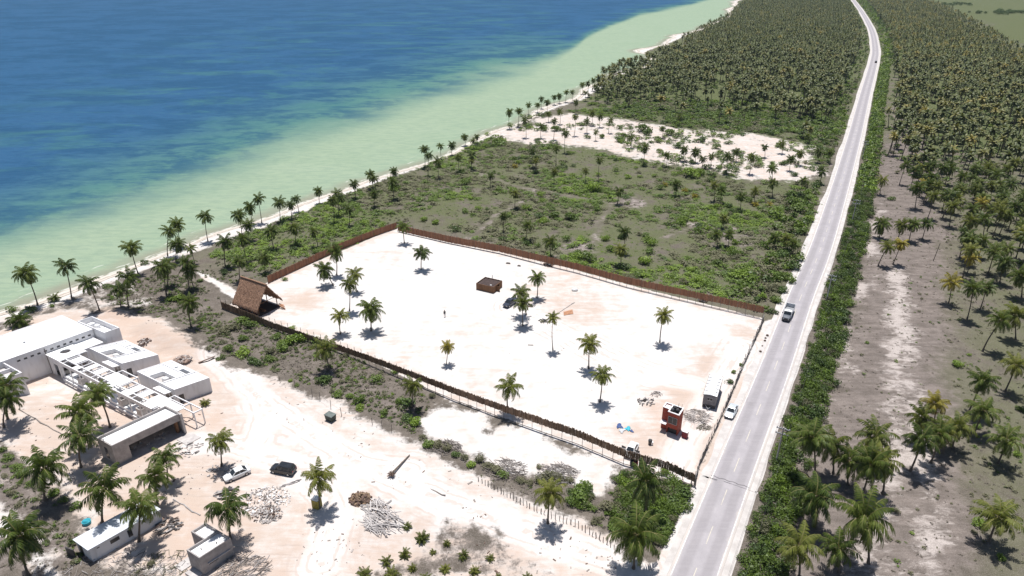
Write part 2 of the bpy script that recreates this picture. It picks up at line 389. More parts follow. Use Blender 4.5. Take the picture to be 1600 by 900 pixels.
for (px, py, r, a) in [(740, 520, 16, .30), (980, 560, 12, .25), (600, 400, 10, .35), (1120, 560, 9, .5), (760, 610, 12, .4), (1000, 690, 8, .7), (640, 560, 7, .4), (470, 470, 8, .7), (900, 480, 14, .6), (880, 440, 14, .5), (1075, 690, 10, .9), (1060, 640, 9, .7), (1130, 640, 7, .8), (1088, 612, 7, 1.2), (1138, 600, 6, 1.2), (1116, 572, 5, 1.0), (1112, 640, 6, 1.0), (835, 455, 7, .5), (600, 530, 9, .3), (820, 560, 8, .2), (1165, 520, 5, .7), (1040, 720, 8, .6), (700, 530, 6, .2), (985, 640, 9, .25)]:
    cx, cy = U(px, py); pink = np.maximum(pink, a * np.exp(-((GX - cx) ** 2 + (GY - cy) ** 2) / r ** 2))
for (px, py, r, a) in [(500, 720, 14, .45), (420, 640, 12, .3), (640, 780, 16, .4), (860, 850, 10, .3), (100, 590, 10, .4)]:
    cx, cy = U(px, py); pink = pink * (1 - a * np.exp(-((GX - cx) ** 2 + (GY - cy) ** 2) / r ** 2))
lane = np.full(GX.shape, 20.0); nl_ = near & (np.abs(GX) < 170) & (GY < 260); lane[nl_] = np.min([d_line(GX[nl_], GY[nl_], smooth_line(L_, 6)) for L_ in LANES], axis=0)
for (px, py, r, a_) in [(1112, 358, 9, .8), (1150, 378, 8, .6), (758, 352, 7, .5), (900, 386, 8, .6), (985, 316, 7, .8), (1060, 350, 6, .6), (840, 300, 9, .5), (930, 345, 6, .5), (690, 300, 8, .3), (1190, 440, 4, .5), (1115, 448, 4, .4), (1300, 270, 5, .6), (1320, 215, 7, .6)]:
    cx, cy = U(px, py); bl = a_ * np.exp(-((GX - cx) ** 2 + (GY - cy) ** 2) / r ** 2); dirt = np.maximum(dirt, bl); pale = np.maximum(pale, bl * .7)
GZ = gz_np(GX, GY) + np.where(sdland < -40, -2.5, 0.0)
gme = np_mesh('ground', np.stack([GX, GY, GZ], 1), GF, [], smooth=True)
for n, v in (('sand', sand), ('dirt', dirt), ('green', green), ('pink', pink), ('pale', pale), ('lane', lane)): fattr(gme, n, v)

def ground_mat():
    t = NT('sandy_ground')
    n_8 = t.noise(.11, 5, .6); n_big = t.noise(.06, 5, .6); n_mid = t.noise(.33, 6, .65); n_fine = t.math('ADD', t.math('MULTIPLY', t.noise(1.7, 5, .7), .55), t.math('MULTIPLY', t.noise(4.5, 4, .75), .45))
    strk = t.noise(.55, 5, .65, t.stretch(.28, 1.5, 1, R(30)))
    strk2 = t.noise(.9, 6, .75, t.stretch(.5, 1.1, 1, R(30)), .6)
    tracks = t.noise(1.3, 3, .5, t.stretch(.10, 1.6, 1, R(31)), .3)
    # scrub soil
    soil = t.mix(t.ss(n_mid, .3, .7), (.105, .090, .076), (.20, .172, .148))
    soil = t.mix(t.ss(n_fine, .35, .75), soil, (.078, .066, .052))
    g = t.math('MULTIPLY', t.attr('green'), t.ss(t.math('ADD', t.math('MULTIPLY', n_mid, .45), t.math('MULTIPLY', n_8, .65)), .40, .60))
    g = t.math('ADD', g, t.math('MAXIMUM', t.math('SUBTRACT', t.attr('green'), 1.0), 0.0), True)
    grass = t.mix(t.ss(n_fine, .3, .7), (.060, .078, .025), (.105, .125, .046))
    soil = t.mix(g, soil, grass)
    # pale dirt
    dcol = t.mix(t.ss(t.math('ADD', t.math('MULTIPLY', strk, .5), t.math('MULTIPLY', n_mid, .5)), .38, .62), (.125, .106, .094), (.23, .195, .176)); dcol = t.mix(t.math('MULTIPLY', t.ss(n_fine, .45, .72), .8), dcol, (.12, .100, .085))
    pl = t.math('ADD', t.math('MULTIPLY', t.attr('pale'), .34), t.math('ADD', t.math('MULTIPLY', strk2, .55), t.math('MULTIPLY', n_8, .6)))
    dcol = t.mix(t.math('MULTIPLY', t.ss(pl, .72, .88), .9), dcol, (.50, .445, .415))
    n_x = t.noise(7.0, 5, .8); soil = t.mix(t.math('MULTIPLY', t.ss(n_x, .50, .62), .55), soil, (.30, .265, .235)); dcol = t.mix(t.math('MULTIPLY', t.ss(n_x, .52, .64), .45), dcol, (.34, .295, .27)); dcol = t.mix(t.math('MULTIPLY', t.math('SUBTRACT', 1.0, t.ss(n_x, .40, .50)), .6), dcol, (.10, .085, .072))
    dm = t.ss(t.math('ADD', t.attr('dirt'), t.math('MULTIPLY', t.math('SUBTRACT', t.math('ADD', t.math('MULTIPLY', n_mid, .6), t.math('MULTIPLY', n_8, .5)), .55), 1.5)), .32, .62)
    c = t.mix(dm, soil, dcol)
    # coral sand
    sa = t.mix(t.ss(n_mid, .35, .75), (.61, .585, .565), (.55, .52, .495))
    pk = t.ss(t.math('ADD', t.attr('pink'), t.math('MULTIPLY', t.math('SUBTRACT', t.math('ADD', t.math('MULTIPLY', n_mid, .5), t.math('MULTIPLY', strk, .5)), .5), 1.9)), .12, .80)
    pcol = t.mix(t.ss(n_big, .35, .65), (.49, .372, .30), (.475, .385, .325))
    sa = t.mix(t.math('MULTIPLY', pk, .9), sa, pcol)
    pkm = t.math('MULTIPLY', t.ss(tracks, .56, .70), t.math('MULTIPLY', t.ss(t.attr('pink'), .3, .7), .4)); sa = t.mix(pkm, sa, (.37, .30, .26))
    spk = t.math('MULTIPLY', t.ss(t.noise(2.6, 4, .7), .66, .78), t.math('MULTIPLY', t.ss(t.attr('pink'), .15, .7), .55)); sa = t.mix(spk, sa, (.27, .225, .19))
    ln = t.math('ADD', t.attr('lane'), t.math('MULTIPLY', t.math('SUBTRACT', n_mid, .5), 1.6))
    sa = t.mix(t.math('MULTIPLY', t.math('SUBTRACT', 1.0, t.ss(ln, 1.6, 4.2)), .75), sa, (.64, .605, .585))
    rs = t.math('SINE', t.math('MULTIPLY', ln, 4.6)); rut = t.math('MULTIPLY', t.ss(rs, .35, .85), t.math('MULTIPLY', t.math('SUBTRACT', 1.0, t.ss(ln, 3.5, 7.5)), t.ss(t.noise(.22, 4), .42, .58)))
    sa = t.mix(t.math('MULTIPLY', rut, .55), sa, (.47, .385, .335))
    sm = t.ss(t.math('ADD', t.attr('sand'), t.math('MULTIPLY', t.math('SUBTRACT', t.math('ADD', t.math('MULTIPLY', n_mid, .5), t.math('ADD', t.math('MULTIPLY', n_fine, .25), t.math('MULTIPLY', n_8, .25))), .5), 1.7)), .42, .60)
    c = t.mix(sm, c, sa)
    t.base(c, .95, .08)
    t.bump(t.math('ADD', t.math('MULTIPLY', n_mid, 1.2), t.math('ADD', t.math('MULTIPLY', n_fine, .35), t.math('MULTIPLY', strk, .3))), .45, .22)
    return t.mat
gme.materials.append(ground_mat())
tag(link('ground', gme), 'sandy coastal ground of white coral sand, dirt and scrub', 'ground', kind='structure')

# shoreline x = f(y)
SS = smooth_line(SHORE, 8)
o = np.argsort(SS[:, 1]); SSy, SSx = SS[o, 1], SS[o, 0]
def shore_x(y):
    y = np.asarray(y, float)
    x = np.interp(y, SSy, SSx)
    s0 = (SSx[6] - SSx[0]) / (SSy[6] - SSy[0]); x = np.where(y < SSy[0], SSx[0] + (y - SSy[0]) * s0, x)
    return np.where(y > SSy[-1], SSx[-1] + (y - SSy[-1]) * .55, x)
def rows():
    y = -250.0; out = []
    while y < 36000: out.append(y); y += max(1.2, .011 * abs(y))
    return np.array(out)
RY = rows()
wob = np.interp(RY, np.arange(-400, 40000, 9.0), RNG.normal(0, .7, len(np.arange(-400, 40000, 9.0)))) + np.interp(RY, np.arange(-400, 40000, 31.0), RNG.normal(0, 1.2, len(np.arange(-400, 40000, 31.0))))
wob *= np.clip(RY / 200, .5, 3)
sx = [0, .4, .9, 1.5, 2.2, 3.2, 4.5, 6, 8, 10.5, 13.5]
while sx[-1] < 22000: sx.append(sx[-1] + max(3.0, sx[-1] * .018))
sx = np.array(sx)
base = shore_x(RY) + wob
WX = (base[:, None] - sx[None, :]).ravel(); WY = np.repeat(RY, len(sx))
idx = np.arange(len(RY) * len(sx)).reshape(len(RY), len(sx))
WF = np.stack([idx[:-1, 1:], idx[:-1, :-1], idx[1:, :-1], idx[1:, 1:]], -1).reshape(-1, 4)
f_ = np.maximum(WY * CP + CAMH * SP, 1.0)
PXw = 800 + F * WX / f_; PYw = 450 - F * (WY * SP - CAMH * CP) / f_
B1 = np.array([(-900, 760), (-200, 480), (0, 414), (150, 366), (300, 314), (450, 256), (600, 201), (700, 163), (800, 133), (870, 98), (905, 74), (915, 62), (950, 45), (1000, 26), (1080, 10), (1150, -12), (1400, -40)], float)
B2 = np.array([(-900, 560), (-200, 335), (0, 290), (200, 218), (400, 150), (600, 95), (800, 46), (870, 56), (890, 62), (905, 54), (950, 33), (1000, 14), (1080, -1), (1150, -20), (1400, -50)], float)
b1 = np.interp(PXw, B1[:, 0], B1[:, 1]); b2 = np.interp(PXw, B2[:, 0], B2[:, 1])
deep = np.clip((b1 - PYw) / (b1 - b2), -1, 3)
deep = np.where(WY < 55, -.5, deep)
wme = np_mesh('sea', np.stack([WX, WY, np.full(WX.shape, .03)], 1), WF, [], smooth=True)
fattr(wme, 'deep', deep); fattr(wme, 'offshore', np.tile(sx, len(RY)))
def sea_mat():
    t = NT('sea_water')
    dp = t.attr('deep'); off = t.attr('offshore')
    nb = t.noise(.016, 5, .6); nm = t.math('ADD', t.math('MULTIPLY', t.noise(.045, 8, .72, t.stretch(.55, 1, 1, R(-14)), .6), .68), t.math('MULTIPLY', t.noise(.15, 6, .7, t.stretch(.5, 1.1, 1, R(-8))), .32)); nf = t.noise(.35, 4, .6, t.stretch(.5, 1.6, 1, R(8)))
    d = t.math('ADD', dp, t.math('MULTIPLY', t.math('SUBTRACT', nb, .5), .5))
    pale = t.mix(t.ss(nm, .3, .7), (.25, .325, .23), (.275, .345, .25))
    teal = (.080, .182, .165); blue = (.034, .098, .19)
    c = t.mix(t.ss(d, -.06, .55), pale, teal)
    c = t.mix(t.ss(d, .35, 1.15), c, blue)
    # sea-grass beds and the paler sand lanes between them
    bed = t.math('MULTIPLY', t.ss(t.math('ADD', t.math('MULTIPLY', nm, .7), t.math('MULTIPLY', nb, .4)), .505, .60), t.ss(d, .12, .55))
    c = t.mix(t.math('MULTIPLY', bed, .72), c, (.024, .076, .145))
    lane = t.math('MULTIPLY', t.ss(t.noise(.022, 7, .68, t.stretch(.6, 1.4, 1, R(-10)), .6), .49, .65), t.math('SUBTRACT', 1.0, t.ss(d, 1.3, 2.3)))
    lane = t.math('MULTIPLY', lane, t.ss(d, .3, .7)); c = t.mix(t.math('MULTIPLY', lane, .6), c, (.055, .15, .16))
    c = t.mix(t.math('MULTIPLY', t.ss(nf, .42, .62), .32), c, t.mix(1.0, c, (.62, .70, .78), 'MULTIPLY'))
    # weed-stained shallows and the thin wash at the edge
    edge = t.math('SUBTRACT', 1.0, t.ss(t.math('ADD', off, t.math('MULTIPLY', t.noise(.12, 3), 9.0)), 5.0, 14.0))
    c = t.mix(t.math('MULTIPLY', edge, .75), c, (.235, .22, .175))
    wl = t.math('SINE', t.math('ADD', t.math('MULTIPLY', off, 1.15), t.math('MULTIPLY', t.noise(.05, 3), 14.0))); wf = t.math('MULTIPLY', t.ss(wl, .86, .98), t.math('MULTIPLY', t.math('SUBTRACT', 1.0, t.ss(off, 6.0, 14.0)), t.ss(t.noise(.16, 4), .5, .62))); c = t.mix(t.math('MULTIPLY', wf, .6), c, (.6, .6, .55))
    fo = t.math('MULTIPLY', t.math('SUBTRACT', 1.0, t.ss(off, .3, 1.3)), t.ss(t.noise(.5, 4), .4, .6)); c = t.mix(t.math('MULTIPLY', fo, .7), c, (.7, .7, .66))
    cap = t.math('MULTIPLY', t.ss(t.noise(.42, 5, .7, t.stretch(.45, 2.2, 1, R(10))), .735, .775), .75); c = t.mix(cap, c, (.62, .66, .66))
    n2 = t.noise(.9, 4, .7, t.stretch(.4, 2.0, 1, R(10))); c = t.mix(t.math('MULTIPLY', t.ss(n2, .52, .66), .22), c, t.mix(1.0, c, (1.45, 1.3, 1.2), 'MULTIPLY'))
    t.base(c, .12, 0.0); t.p.inputs['IOR'].default_value = 1.33
    h = t.math('ADD', t.noise(.55, 5, .6, t.stretch(.45, 1.5, 1, R(10))), t.math('MULTIPLY', t.noise(2.2, 3), .35)); t.bump(h, .55, .35)
    return t.mat
wme.materials.append(sea_mat())
tag(link('sea', wme), 'shallow sea running from pale green to deep blue over weed beds', 'sea', kind='structure')
# beach strip
bx = np.array([-.2, .5, 1.2, 2.0, 3.0, 4.2, 5.5, 7.0])
wid = np.clip(np.interp(RY, np.arange(-400, 40000, 23.0), RNG.uniform(.45, 1.1, len(np.arange(-400, 40000, 23.0)))), .4, 1.2) * np.interp(RY, [100, 250, 600, 1200], [.62, .58, 1.0, 1.6])
BX = (base[:, None] + bx[None, :] * wid[:, None]).ravel(); BY = np.repeat(RY, len(bx))
idx = np.arange(len(RY) * len(bx)).reshape(len(RY), len(bx))
BF = np.stack([idx[:-1, :-1], idx[:-1, 1:], idx[1:, 1:], idx[1:, :-1]], -1).reshape(-1, 4)
bz = np.tile(np.array([.02, .05, .09, .12, .12, .10, .06, .012]), len(RY))
bme = np_mesh('beach', np.stack([BX, BY, bz], 1), BF, [], smooth=True)
fattr(bme, 'across', np.tile(bx, len(RY)))
def beach_mat():
    t = NT('beach_sand'); a = t.attr('across'); n = t.noise(.5, 5, .65); nf = t.noise(2.0, 4)
    c = t.mix(t.ss(n, .3, .7), (.62, .575, .52), (.55, .49, .43))
    k = t.math('ADD', a, t.math('MULTIPLY', t.math('SUBTRACT', n, .5), 3.0))
    w = t.math('MULTIPLY', t.math('SUBTRACT', 1.0, t.ss(k, .4, 1.1)), .75); c = t.mix(w, c, (.26, .225, .18))
    wr = t.math('MULTIPLY', t.ss(k, 3.6, 4.2), t.math('SUBTRACT', 1.0, t.ss(k, 4.6, 5.4))); c = t.mix(t.math('MULTIPLY', wr, .55), c, (.20, .16, .12))
    c = t.mix(t.ss(k, 5.6, 6.8), c, (.30, .26, .21))
    t.base(c, .9, .1); t.bump(nf, .3, .1); return t.mat
bme.materials.append(beach_mat())
tag(link('beach', bme), 'narrow white beach between the sea and the palms', 'beach', kind='structure')

# road
def strip(name, offs, zs, mat, label, P=RCS, N=RN, attr=None, w0=None):
    n = len(P); k = len(offs)
    V = np.zeros((n, k, 3))
    for j, (o_, z_) in enumerate(zip(offs, zs)):
        oo = np.full(n, o_) + (w0[j] if w0 is not None else 0)
        V[:, j, :2] = P + N * oo[:, None]; V[:, j, 2] = z_
    i = np.arange(n * k).reshape(n, k)
    Fq = np.stack([i[:-1, :-1], i[:-1, 1:], i[1:, 1:], i[1:, :-1]], -1).reshape(-1, 4)
    me = np_mesh(name, V.reshape(-1, 3), Fq, [mat], smooth=False)
    if attr is not None: fattr(me, 'off', np.tile(np.array(offs), n))
    ob = link(name, me)
    if label: tag(ob, label, name.replace('_', ' '), kind='structure')
    return ob
def road_mat():
    t = NT('sun_bleached_asphalt'); o_ = t.attr('off')
    n = t.noise(.35, 5, .6); nf = t.noise(6, 4, .7); lg = t.noise(1.0, 5, .65, t.stretch(.06, 2.2, 1, R(-61.5)))
    c = t.mix(t.ss(n, .3, .7), (.40, .375, .39), (.34, .32, .335)); c = t.mix(t.math('MULTIPLY', t.ss(nf, .4, .8), .35), c, (.27, .25, .26))
    ab = t.math('ABSOLUTE', t.math('SUBTRACT', t.math('ABSOLUTE', o_), 1.45)); tr = t.math('SUBTRACT', 1.0, t.ss(ab, .35, .95))
    c = t.mix(t.math('MULTIPLY', tr, t.math('ADD', t.math('MULTIPLY', lg, .9), .08)), c, (.26, .242, .252))
    c = t.mix(t.math('MULTIPLY', t.ss(t.math('ABSOLUTE', o_), 2.4, 3.1), t.ss(n, .3, .6)), c, (.43, .41, .40))
    dk = t.math('MULTIPLY', t.ss(t.noise(.12, 4, .6), .62, .70), .35); c = t.mix(dk, c, (.20, .185, .19)); sd_ = t.math('MULTIPLY', t.ss(t.math('ADD', t.math('ABSOLUTE', o_), t.math('MULTIPLY', n, 1.6)), 3.2, 3.9), .8); c = t.mix(sd_, c, (.55, .50, .46)); ck = t.math('MULTIPLY', t.ss(t.noise(.8, 6, .8, t.stretch(.6, 1.6, 1, R(-30))), .64, .70), .30); c = t.mix(ck, c, (.19, .175, .18))
    t.base(c, .85, .25); t.bump(nf, .15, .02); return t.mat
co = list(np.linspace(-3.15, 3.15, 22))
strip('road', [-3.25] + co + [3.25], [-.05] + [.09 + .03 * (1 - abs(v) / 3.15) for v in co] + [-.05], road_mat(), 'straight grey asphalt coast road with dashed centre line', attr=True)
nR = len(RCS)
jl = np.repeat(RNG.normal(0, .25, nR // 2 + 1), 2)[:nR]
M['shoulder'] = plain('white_limestone_shoulder', (.58, .55, .53), (.45, .42, .40), .5, .95, .1, .1)
z0 = np.zeros(nR)
strip('road_shoulder', [-4.4, -3.9, -3.2], [.012, .05, .055], M['shoulder'], 'white limestone shoulder along the left edge of the road', w0=[jl, z0, z0])
strip('road_shoulder', [3.2, 3.9, 4.3], [.055, .05, .012], M['shoulder'], 'white limestone shoulder along the right edge of the road', w0=[z0, z0, jl * .5])
M['marking'] = plain('worn_white_marking', (.70, .69, .67), (.45, .43, .43), 1.6, .8, .2, thr=(.45, .7))
M['marking_y'] = plain('worn_cream_marking', (.56, .52, .44), (.42, .39, .36), 1.6, .8, .2, thr=(.45, .7))
zc = lambda v: .09 + .03 * (1 - abs(v) / 3.15) + .006
strip('edge_line', [-2.82, -2.68], [zc(2.82), zc(2.68)], M['marking'], 'solid white line along the left edge of the road')
strip('edge_line', [2.68, 2.82], [zc(2.68), zc(2.82)], M['marking'], 'solid white line along the right edge of the road')
# dashes by arc length
seg = np.hypot(*np.diff(RCS, axis=0).T); arc = np.concatenate([[0], np.cumsum(seg)])
def on_road(s, off=0.0):
    x = np.interp(s, arc, RCS[:, 0]); y = np.interp(s, arc, RCS[:, 1]); nx = np.interp(s, arc, RN[:, 0]); ny = np.interp(s, arc, RN[:, 1])
    a = math.atan2(np.interp(s + .5, arc, RCS[:, 1]) - np.interp(s - .5, arc, RCS[:, 1]), np.interp(s + .5, arc, RCS[:, 0]) - np.interp(s - .5, arc, RCS[:, 0]))
    return x + nx * off, y + ny * off, a
m = MB(); s = 2.0
while s < arc[-1] - 10:
    x, y, a = on_road(s + 1.5); m.add([(x + math.cos(a) * u_ - math.sin(a) * w_, y + math.sin(a) * u_ + math.cos(a) * w_, zc(0) + .002) for u_, w_ in ((-1.9, -.06), (1.9, -.06), (1.9, .06), (-1.9, .06))], [(0, 1, 2, 3)])
    s += 8.6
tag(m.build('centre_line', M['marking_y']), 'dashed cream line down the middle of the road', 'road marking', kind='structure')
m = MB()
sj = float(np.interp(U(1143, 753)[1], RCS[:, 1], arc)); vs = []
for k in range(15):
    of = -3.0 + 6.0 * k / 14; x, y, a = on_road(sj + .12 * math.sin(k * 1.7) + .03 * of, of); z = .09 + .03 * (1 - abs(of) / 3.15) + .004
    for w in (-.09, .09): vs.append((x + math.cos(a) * w, y + math.sin(a) * w, z))
m.add(vs, [(2 * k, 2 * k + 1, 2 * k + 3, 2 * k + 2) for k in range(14)])
tag(m.build('tar_seam', plain('tar_joint', (.13, .125, .13), (.17, .16, .165), 3, .9)), 'dark tar seam crossing the near end of the road', 'road seam', kind='structure')
# ================================================================== palms, bushes, scrub, groves
def crown_np(seed, n=26, L=3.2, kmin=0.0, kmax=1.0, nleaf=21, lw=.90, up=88, low=-40):
    rg = np.random.default_rng(seed); V = []; Fq = []; Mi = []
    ph0 = rg.uniform(0, 6.28)
    for i in range(n):
        t = kmin + (kmax - kmin) * (i + .5) / n
        az = ph0 + i * 2.39996 + rg.normal(0, .18)
        e0 = R(up + (low - up) * t ** .85) + rg.normal(0, .12)
        drop = R(88 + 30 * t) * rg.uniform(.75, 1.2); ln = L * (.72 + .32 * math.sin(math.pi * min(1, .25 + t * .7))) * rg.uniform(.9, 1.08)
        S = 10; P = np.zeros((S + 1, 3)); D = np.zeros((S + 1, 3))
        bend = rg.normal(0, .25)
        p = np.array([math.cos(az) * .1, math.sin(az) * .1, 0.0])
        for k in range(S + 1):
            s = k / S; el = e0 - drop * s ** 1.4; a2 = az + bend * s
            d = np.array([math.cos(el) * math.cos(a2), math.cos(el) * math.sin(a2), math.sin(el)])
            P[k] = p; D[k] = d; p = p + d * ln / S
        side = np.stack([-np.sin(az + bend * np.linspace(0, 1, S + 1)), np.cos(az + bend * np.linspace(0, 1, S + 1)), np.zeros(S + 1)], 1)
        nrm = np.cross(D, side)
        w = np.linspace(.055, .012, S + 1)[:, None]
        b = len(V); Lf = P + side * w; Rt = P - side * w
        for k in range(S + 1): V.append(Lf[k]); V.append(Rt[k])
        for k in range(S): Fq.append((b + 2 * k, b + 2 * k + 1, b + 2 * k + 3, b + 2 * k + 2)); Mi.append(1)
        for q in range(nleaf):
            s = .14 + .86 * q / (nleaf - 1) * .985; kk = s * S; k0 = min(int(kk), S - 1); fr = kk - k0
            p = P[k0] * (1 - fr) + P[k0 + 1] * fr; d = D[k0] * (1 - fr) + D[k0 + 1] * fr; sd = side[k0]
            l = lw * (math.sin(math.pi * (.13 + .80 * s)) ** .7) * rg.uniform(.85, 1.12)
            for sg in (-1, 1):
                fw = .35 + .55 * s
                dr = d * fw + sd * sg * (.98 - .35 * s) + np.array([0, 0, -.60 - .15 * t]) + rg.normal(0, .09, 3)
                dr /= np.linalg.norm(dr); hw = .072
                m = p + dr * l * .55 + np.array([0, 0, .02]); tp = p + dr * l + np.array([0, 0, -.16 * l])
                b = len(V)
                V += [p - d * hw * .8, p + d * hw * .8, m + d * hw, m - d * hw, tp]
                Fq.append((b, b + 1, b + 2, b + 3)); Mi.append(0)
                Fq.append((b + 3, b + 2, b + 4, b + 4)); Mi.append(0)
    return np.array(V), Fq, Mi
def mesh_list(name, V, Fq, mats, Mi):
    me = bpy.data.meshes.new(name)
    me.from_pydata([tuple(v) for v in V], [], [tuple(dict.fromkeys(f)) for f in Fq])
    for q in mats: me.materials.append(q)
    me.polygons.foreach_set('material_index', Mi); me.update(); return me
CROWN = {}
def crown_mesh(mk, var):
    if (mk, var) not in CROWN:
        n = 22 + var % 4 * 4
        V, Fq, Mi = crown_np(100 + var * 7 + len(mk), n=n, low=-30 - 8 * (var % 4))
        CROWN[(mk, var)] = mesh_list('crown', V, Fq, [M[mk], M['rachis']], Mi)
    return CROWN[(mk, var)]
DRY = []
for v in range(2):
    V, Fq, Mi = crown_np(900 + v, n=11, L=2.5, kmin=.9, kmax=1.0, nleaf=12, lw=.6, up=-40, low=-80)
    DRY.append(mesh_list('dry_fronds', V, Fq, [M['palm_dry'], M['rachis']], Mi))
def nut_mesh():
    m = MB(); rg = random.Random(5)
    for i in range(9):
        a = i * 2.4; r = .22 + rg.random() * .08; z = -.18 - rg.random() * .25
        c = Vector((math.cos(a) * r, math.sin(a) * r, z)); m.tube([c + Vector((0, 0, .13)), c + Vector((0, 0, .05)), c + Vector((0, 0, -.06)), c + Vector((0, 0, -.13))], [.03, .11, .10, .03], 6)
    return m.build('coconut_cluster', plain('coconut_husk', (.14, .13, .04), (.20, .13, .05), 4))
_n = nut_mesh(); NUT = _n.data; bpy.data.objects.remove(_n)
PALMS = []            # (x, y) of every palm that is an object
def palm(x, y, h, lean=(0, 0), sc=1.0, mk='palm', label=None, group=None, name='coconut_palm', dry=False, nuts=False, z=None, cat='palm tree'):
    k = len(PALMS); PALMS.append((x, y))
    z = gz(x, y) if z is None else z
    root = empty(name, (x, y, z), label, cat, group)
    m = MB(); h = max(h, .25); pts = []; rad = []
    bow = random.uniform(-.04, .04) * h
    for i in range(8):
        t = i / 7; e = t ** 1.25
        pts.append((lean[0] * e + bow * math.sin(t * math.pi), lean[1] * e, -.12 + (h + .12) * t)); rad.append((.165 - .075 * t ** .6 + (.09 if i == 0 else 0)) * min(1.15, max(.55, sc)))
    m.tube(pts, rad, 8); m.build('trunk', M['trunk'], root)
    c = link('crown', crown_mesh(mk, k % 10 if mk == 'palm' else k % 6), root, (lean[0], lean[1], h - .05))
    c.rotation_euler = (random.uniform(-.12, .12), random.uniform(-.12, .12), random.uniform(0, 6.28)); w_ = random.uniform(.84, 1.06); c.scale = (sc * w_, sc * w_, sc * random.uniform(.9, 1.25))
    if dry:
        d = link('dry_fronds', DRY[k % 2], root, (lean[0], lean[1], h - .1)); d.rotation_euler = (0, 0, random.uniform(0, 6.28)); d.scale = (sc * .85,) * 3
    if nuts:
        d = link('coconut_cluster', NUT, root, (lean[0], lean[1], h)); d.rotation_euler = (0, 0, random.uniform(0, 6.28))
    return root
def palm_px(bx, by, cx, cy, sc=1.0, mk='palm', **kw):
    X, Y = U(bx, by); h = hgt(X, Y, cy) + .55 * sc
    f = Y * CP - (h - CAMH) * SP; lx = (cx - 800) / F * f - X
    lx = max(-.55 * h, min(.55 * h, lx))
    return palm(X, Y, h, (lx, random.uniform(-.03, .03) * h), sc, mk, **kw)

ORD = ['first', 'second', 'third', 'fourth', 'fifth', 'sixth', 'seventh', 'eighth', 'ninth', 'tenth', 'eleventh', 'twelfth', 'thirteenth', 'fourteenth', 'fifteenth', 'sixteenth', 'seventeenth', 'eighteenth', 'nineteenth', 'twentieth',
       'twenty-first', 'twenty-second', 'twenty-third', 'twenty-fourth', 'twenty-fifth', 'twenty-sixth', 'twenty-seventh', 'twenty-eighth', 'twenty-ninth', 'thirtieth', 'thirty-first', 'thirty-second', 'thirty-third', 'thirty-fourth', 'thirty-fifth', 'thirty-sixth', 'thirty-seventh', 'thirty-eighth', 'thirty-ninth', 'fortieth']
# --- palms of the fenced sand lot
G1 = 'palms standing on the fenced white sand lot'
for a in [
    (632, 380, 631, 357, .9, 'palm', 'slim palm in the far corner of the fenced lot by the red-brown fence'),
    (658, 421, 659, 397, .9, 'palm', 'lone slim palm on open white sand near the far corner of the lot'),
    (526, 430, 524, 397, .95, 'palm', 'dark tall palm just inside the left fence of the sand lot'),
    (521, 446, 507, 424, .95, 'palm', 'palm leaning left beside the left fence of the sand lot'),
    (558, 456, 554, 431, .85, 'palm_olive', 'palm behind the tall brown-skirted one in the left part of the lot'),
    (546, 486, 546, 446, .8, 'palm_olive', 'tall palm with a long brown skirt of dead fronds in the sand lot'),
    (532, 522, 531, 497, .85, 'palm_olive', 'small pale palm with spreading thin crown near the lot\'s near fence'),
    (580, 517, 579, 487, 1.08, 'palm', 'broad low palm with the fullest crown on the left of the lot'),
    (697, 569, 699, 544, .55, 'palm_yellow', 'small yellowish palm alone in the middle of the white lot'),
    (817, 509, 817, 476, .85, 'palm_olive', 'front palm of the pair beside the dark pickup'),
    (822, 492, 814, 459, .85, 'palm_olive', 'rear palm of the pair beside the dark pickup'),
    (839, 466, 839, 437, .85, 'palm', 'slim palm behind the dark pickup, right of the brown hut'),
    (864, 547, 864, 500, .6, 'palm_olive', 'very tall thin palm with small crown and brown skirt, mid-lot'),
    (920, 576, 921, 540, .9, 'palm_olive', 'palm with hanging pale fronds, left behind the shaggy one in the right lot'),
    (937, 628, 941, 590, .85, 'palm_olive', 'palm with brown hanging skirt nearest the blue tarps in the lot'),
    (1031, 535, 1037, 495, .85, 'palm_olive', 'lone right-leaning palm on the open right half of the sand lot'),
    (794, 645, 795, 608, 1.0, 'palm_olive', 'pale-trunked palm rising in front of the near stick fence')]:
    palm_px(*a[:6], label=a[6], group=G1 if 'near stick' not in a[6] else None, dry='skirt' in a[6] or 'hanging' in a[6], nuts=True)
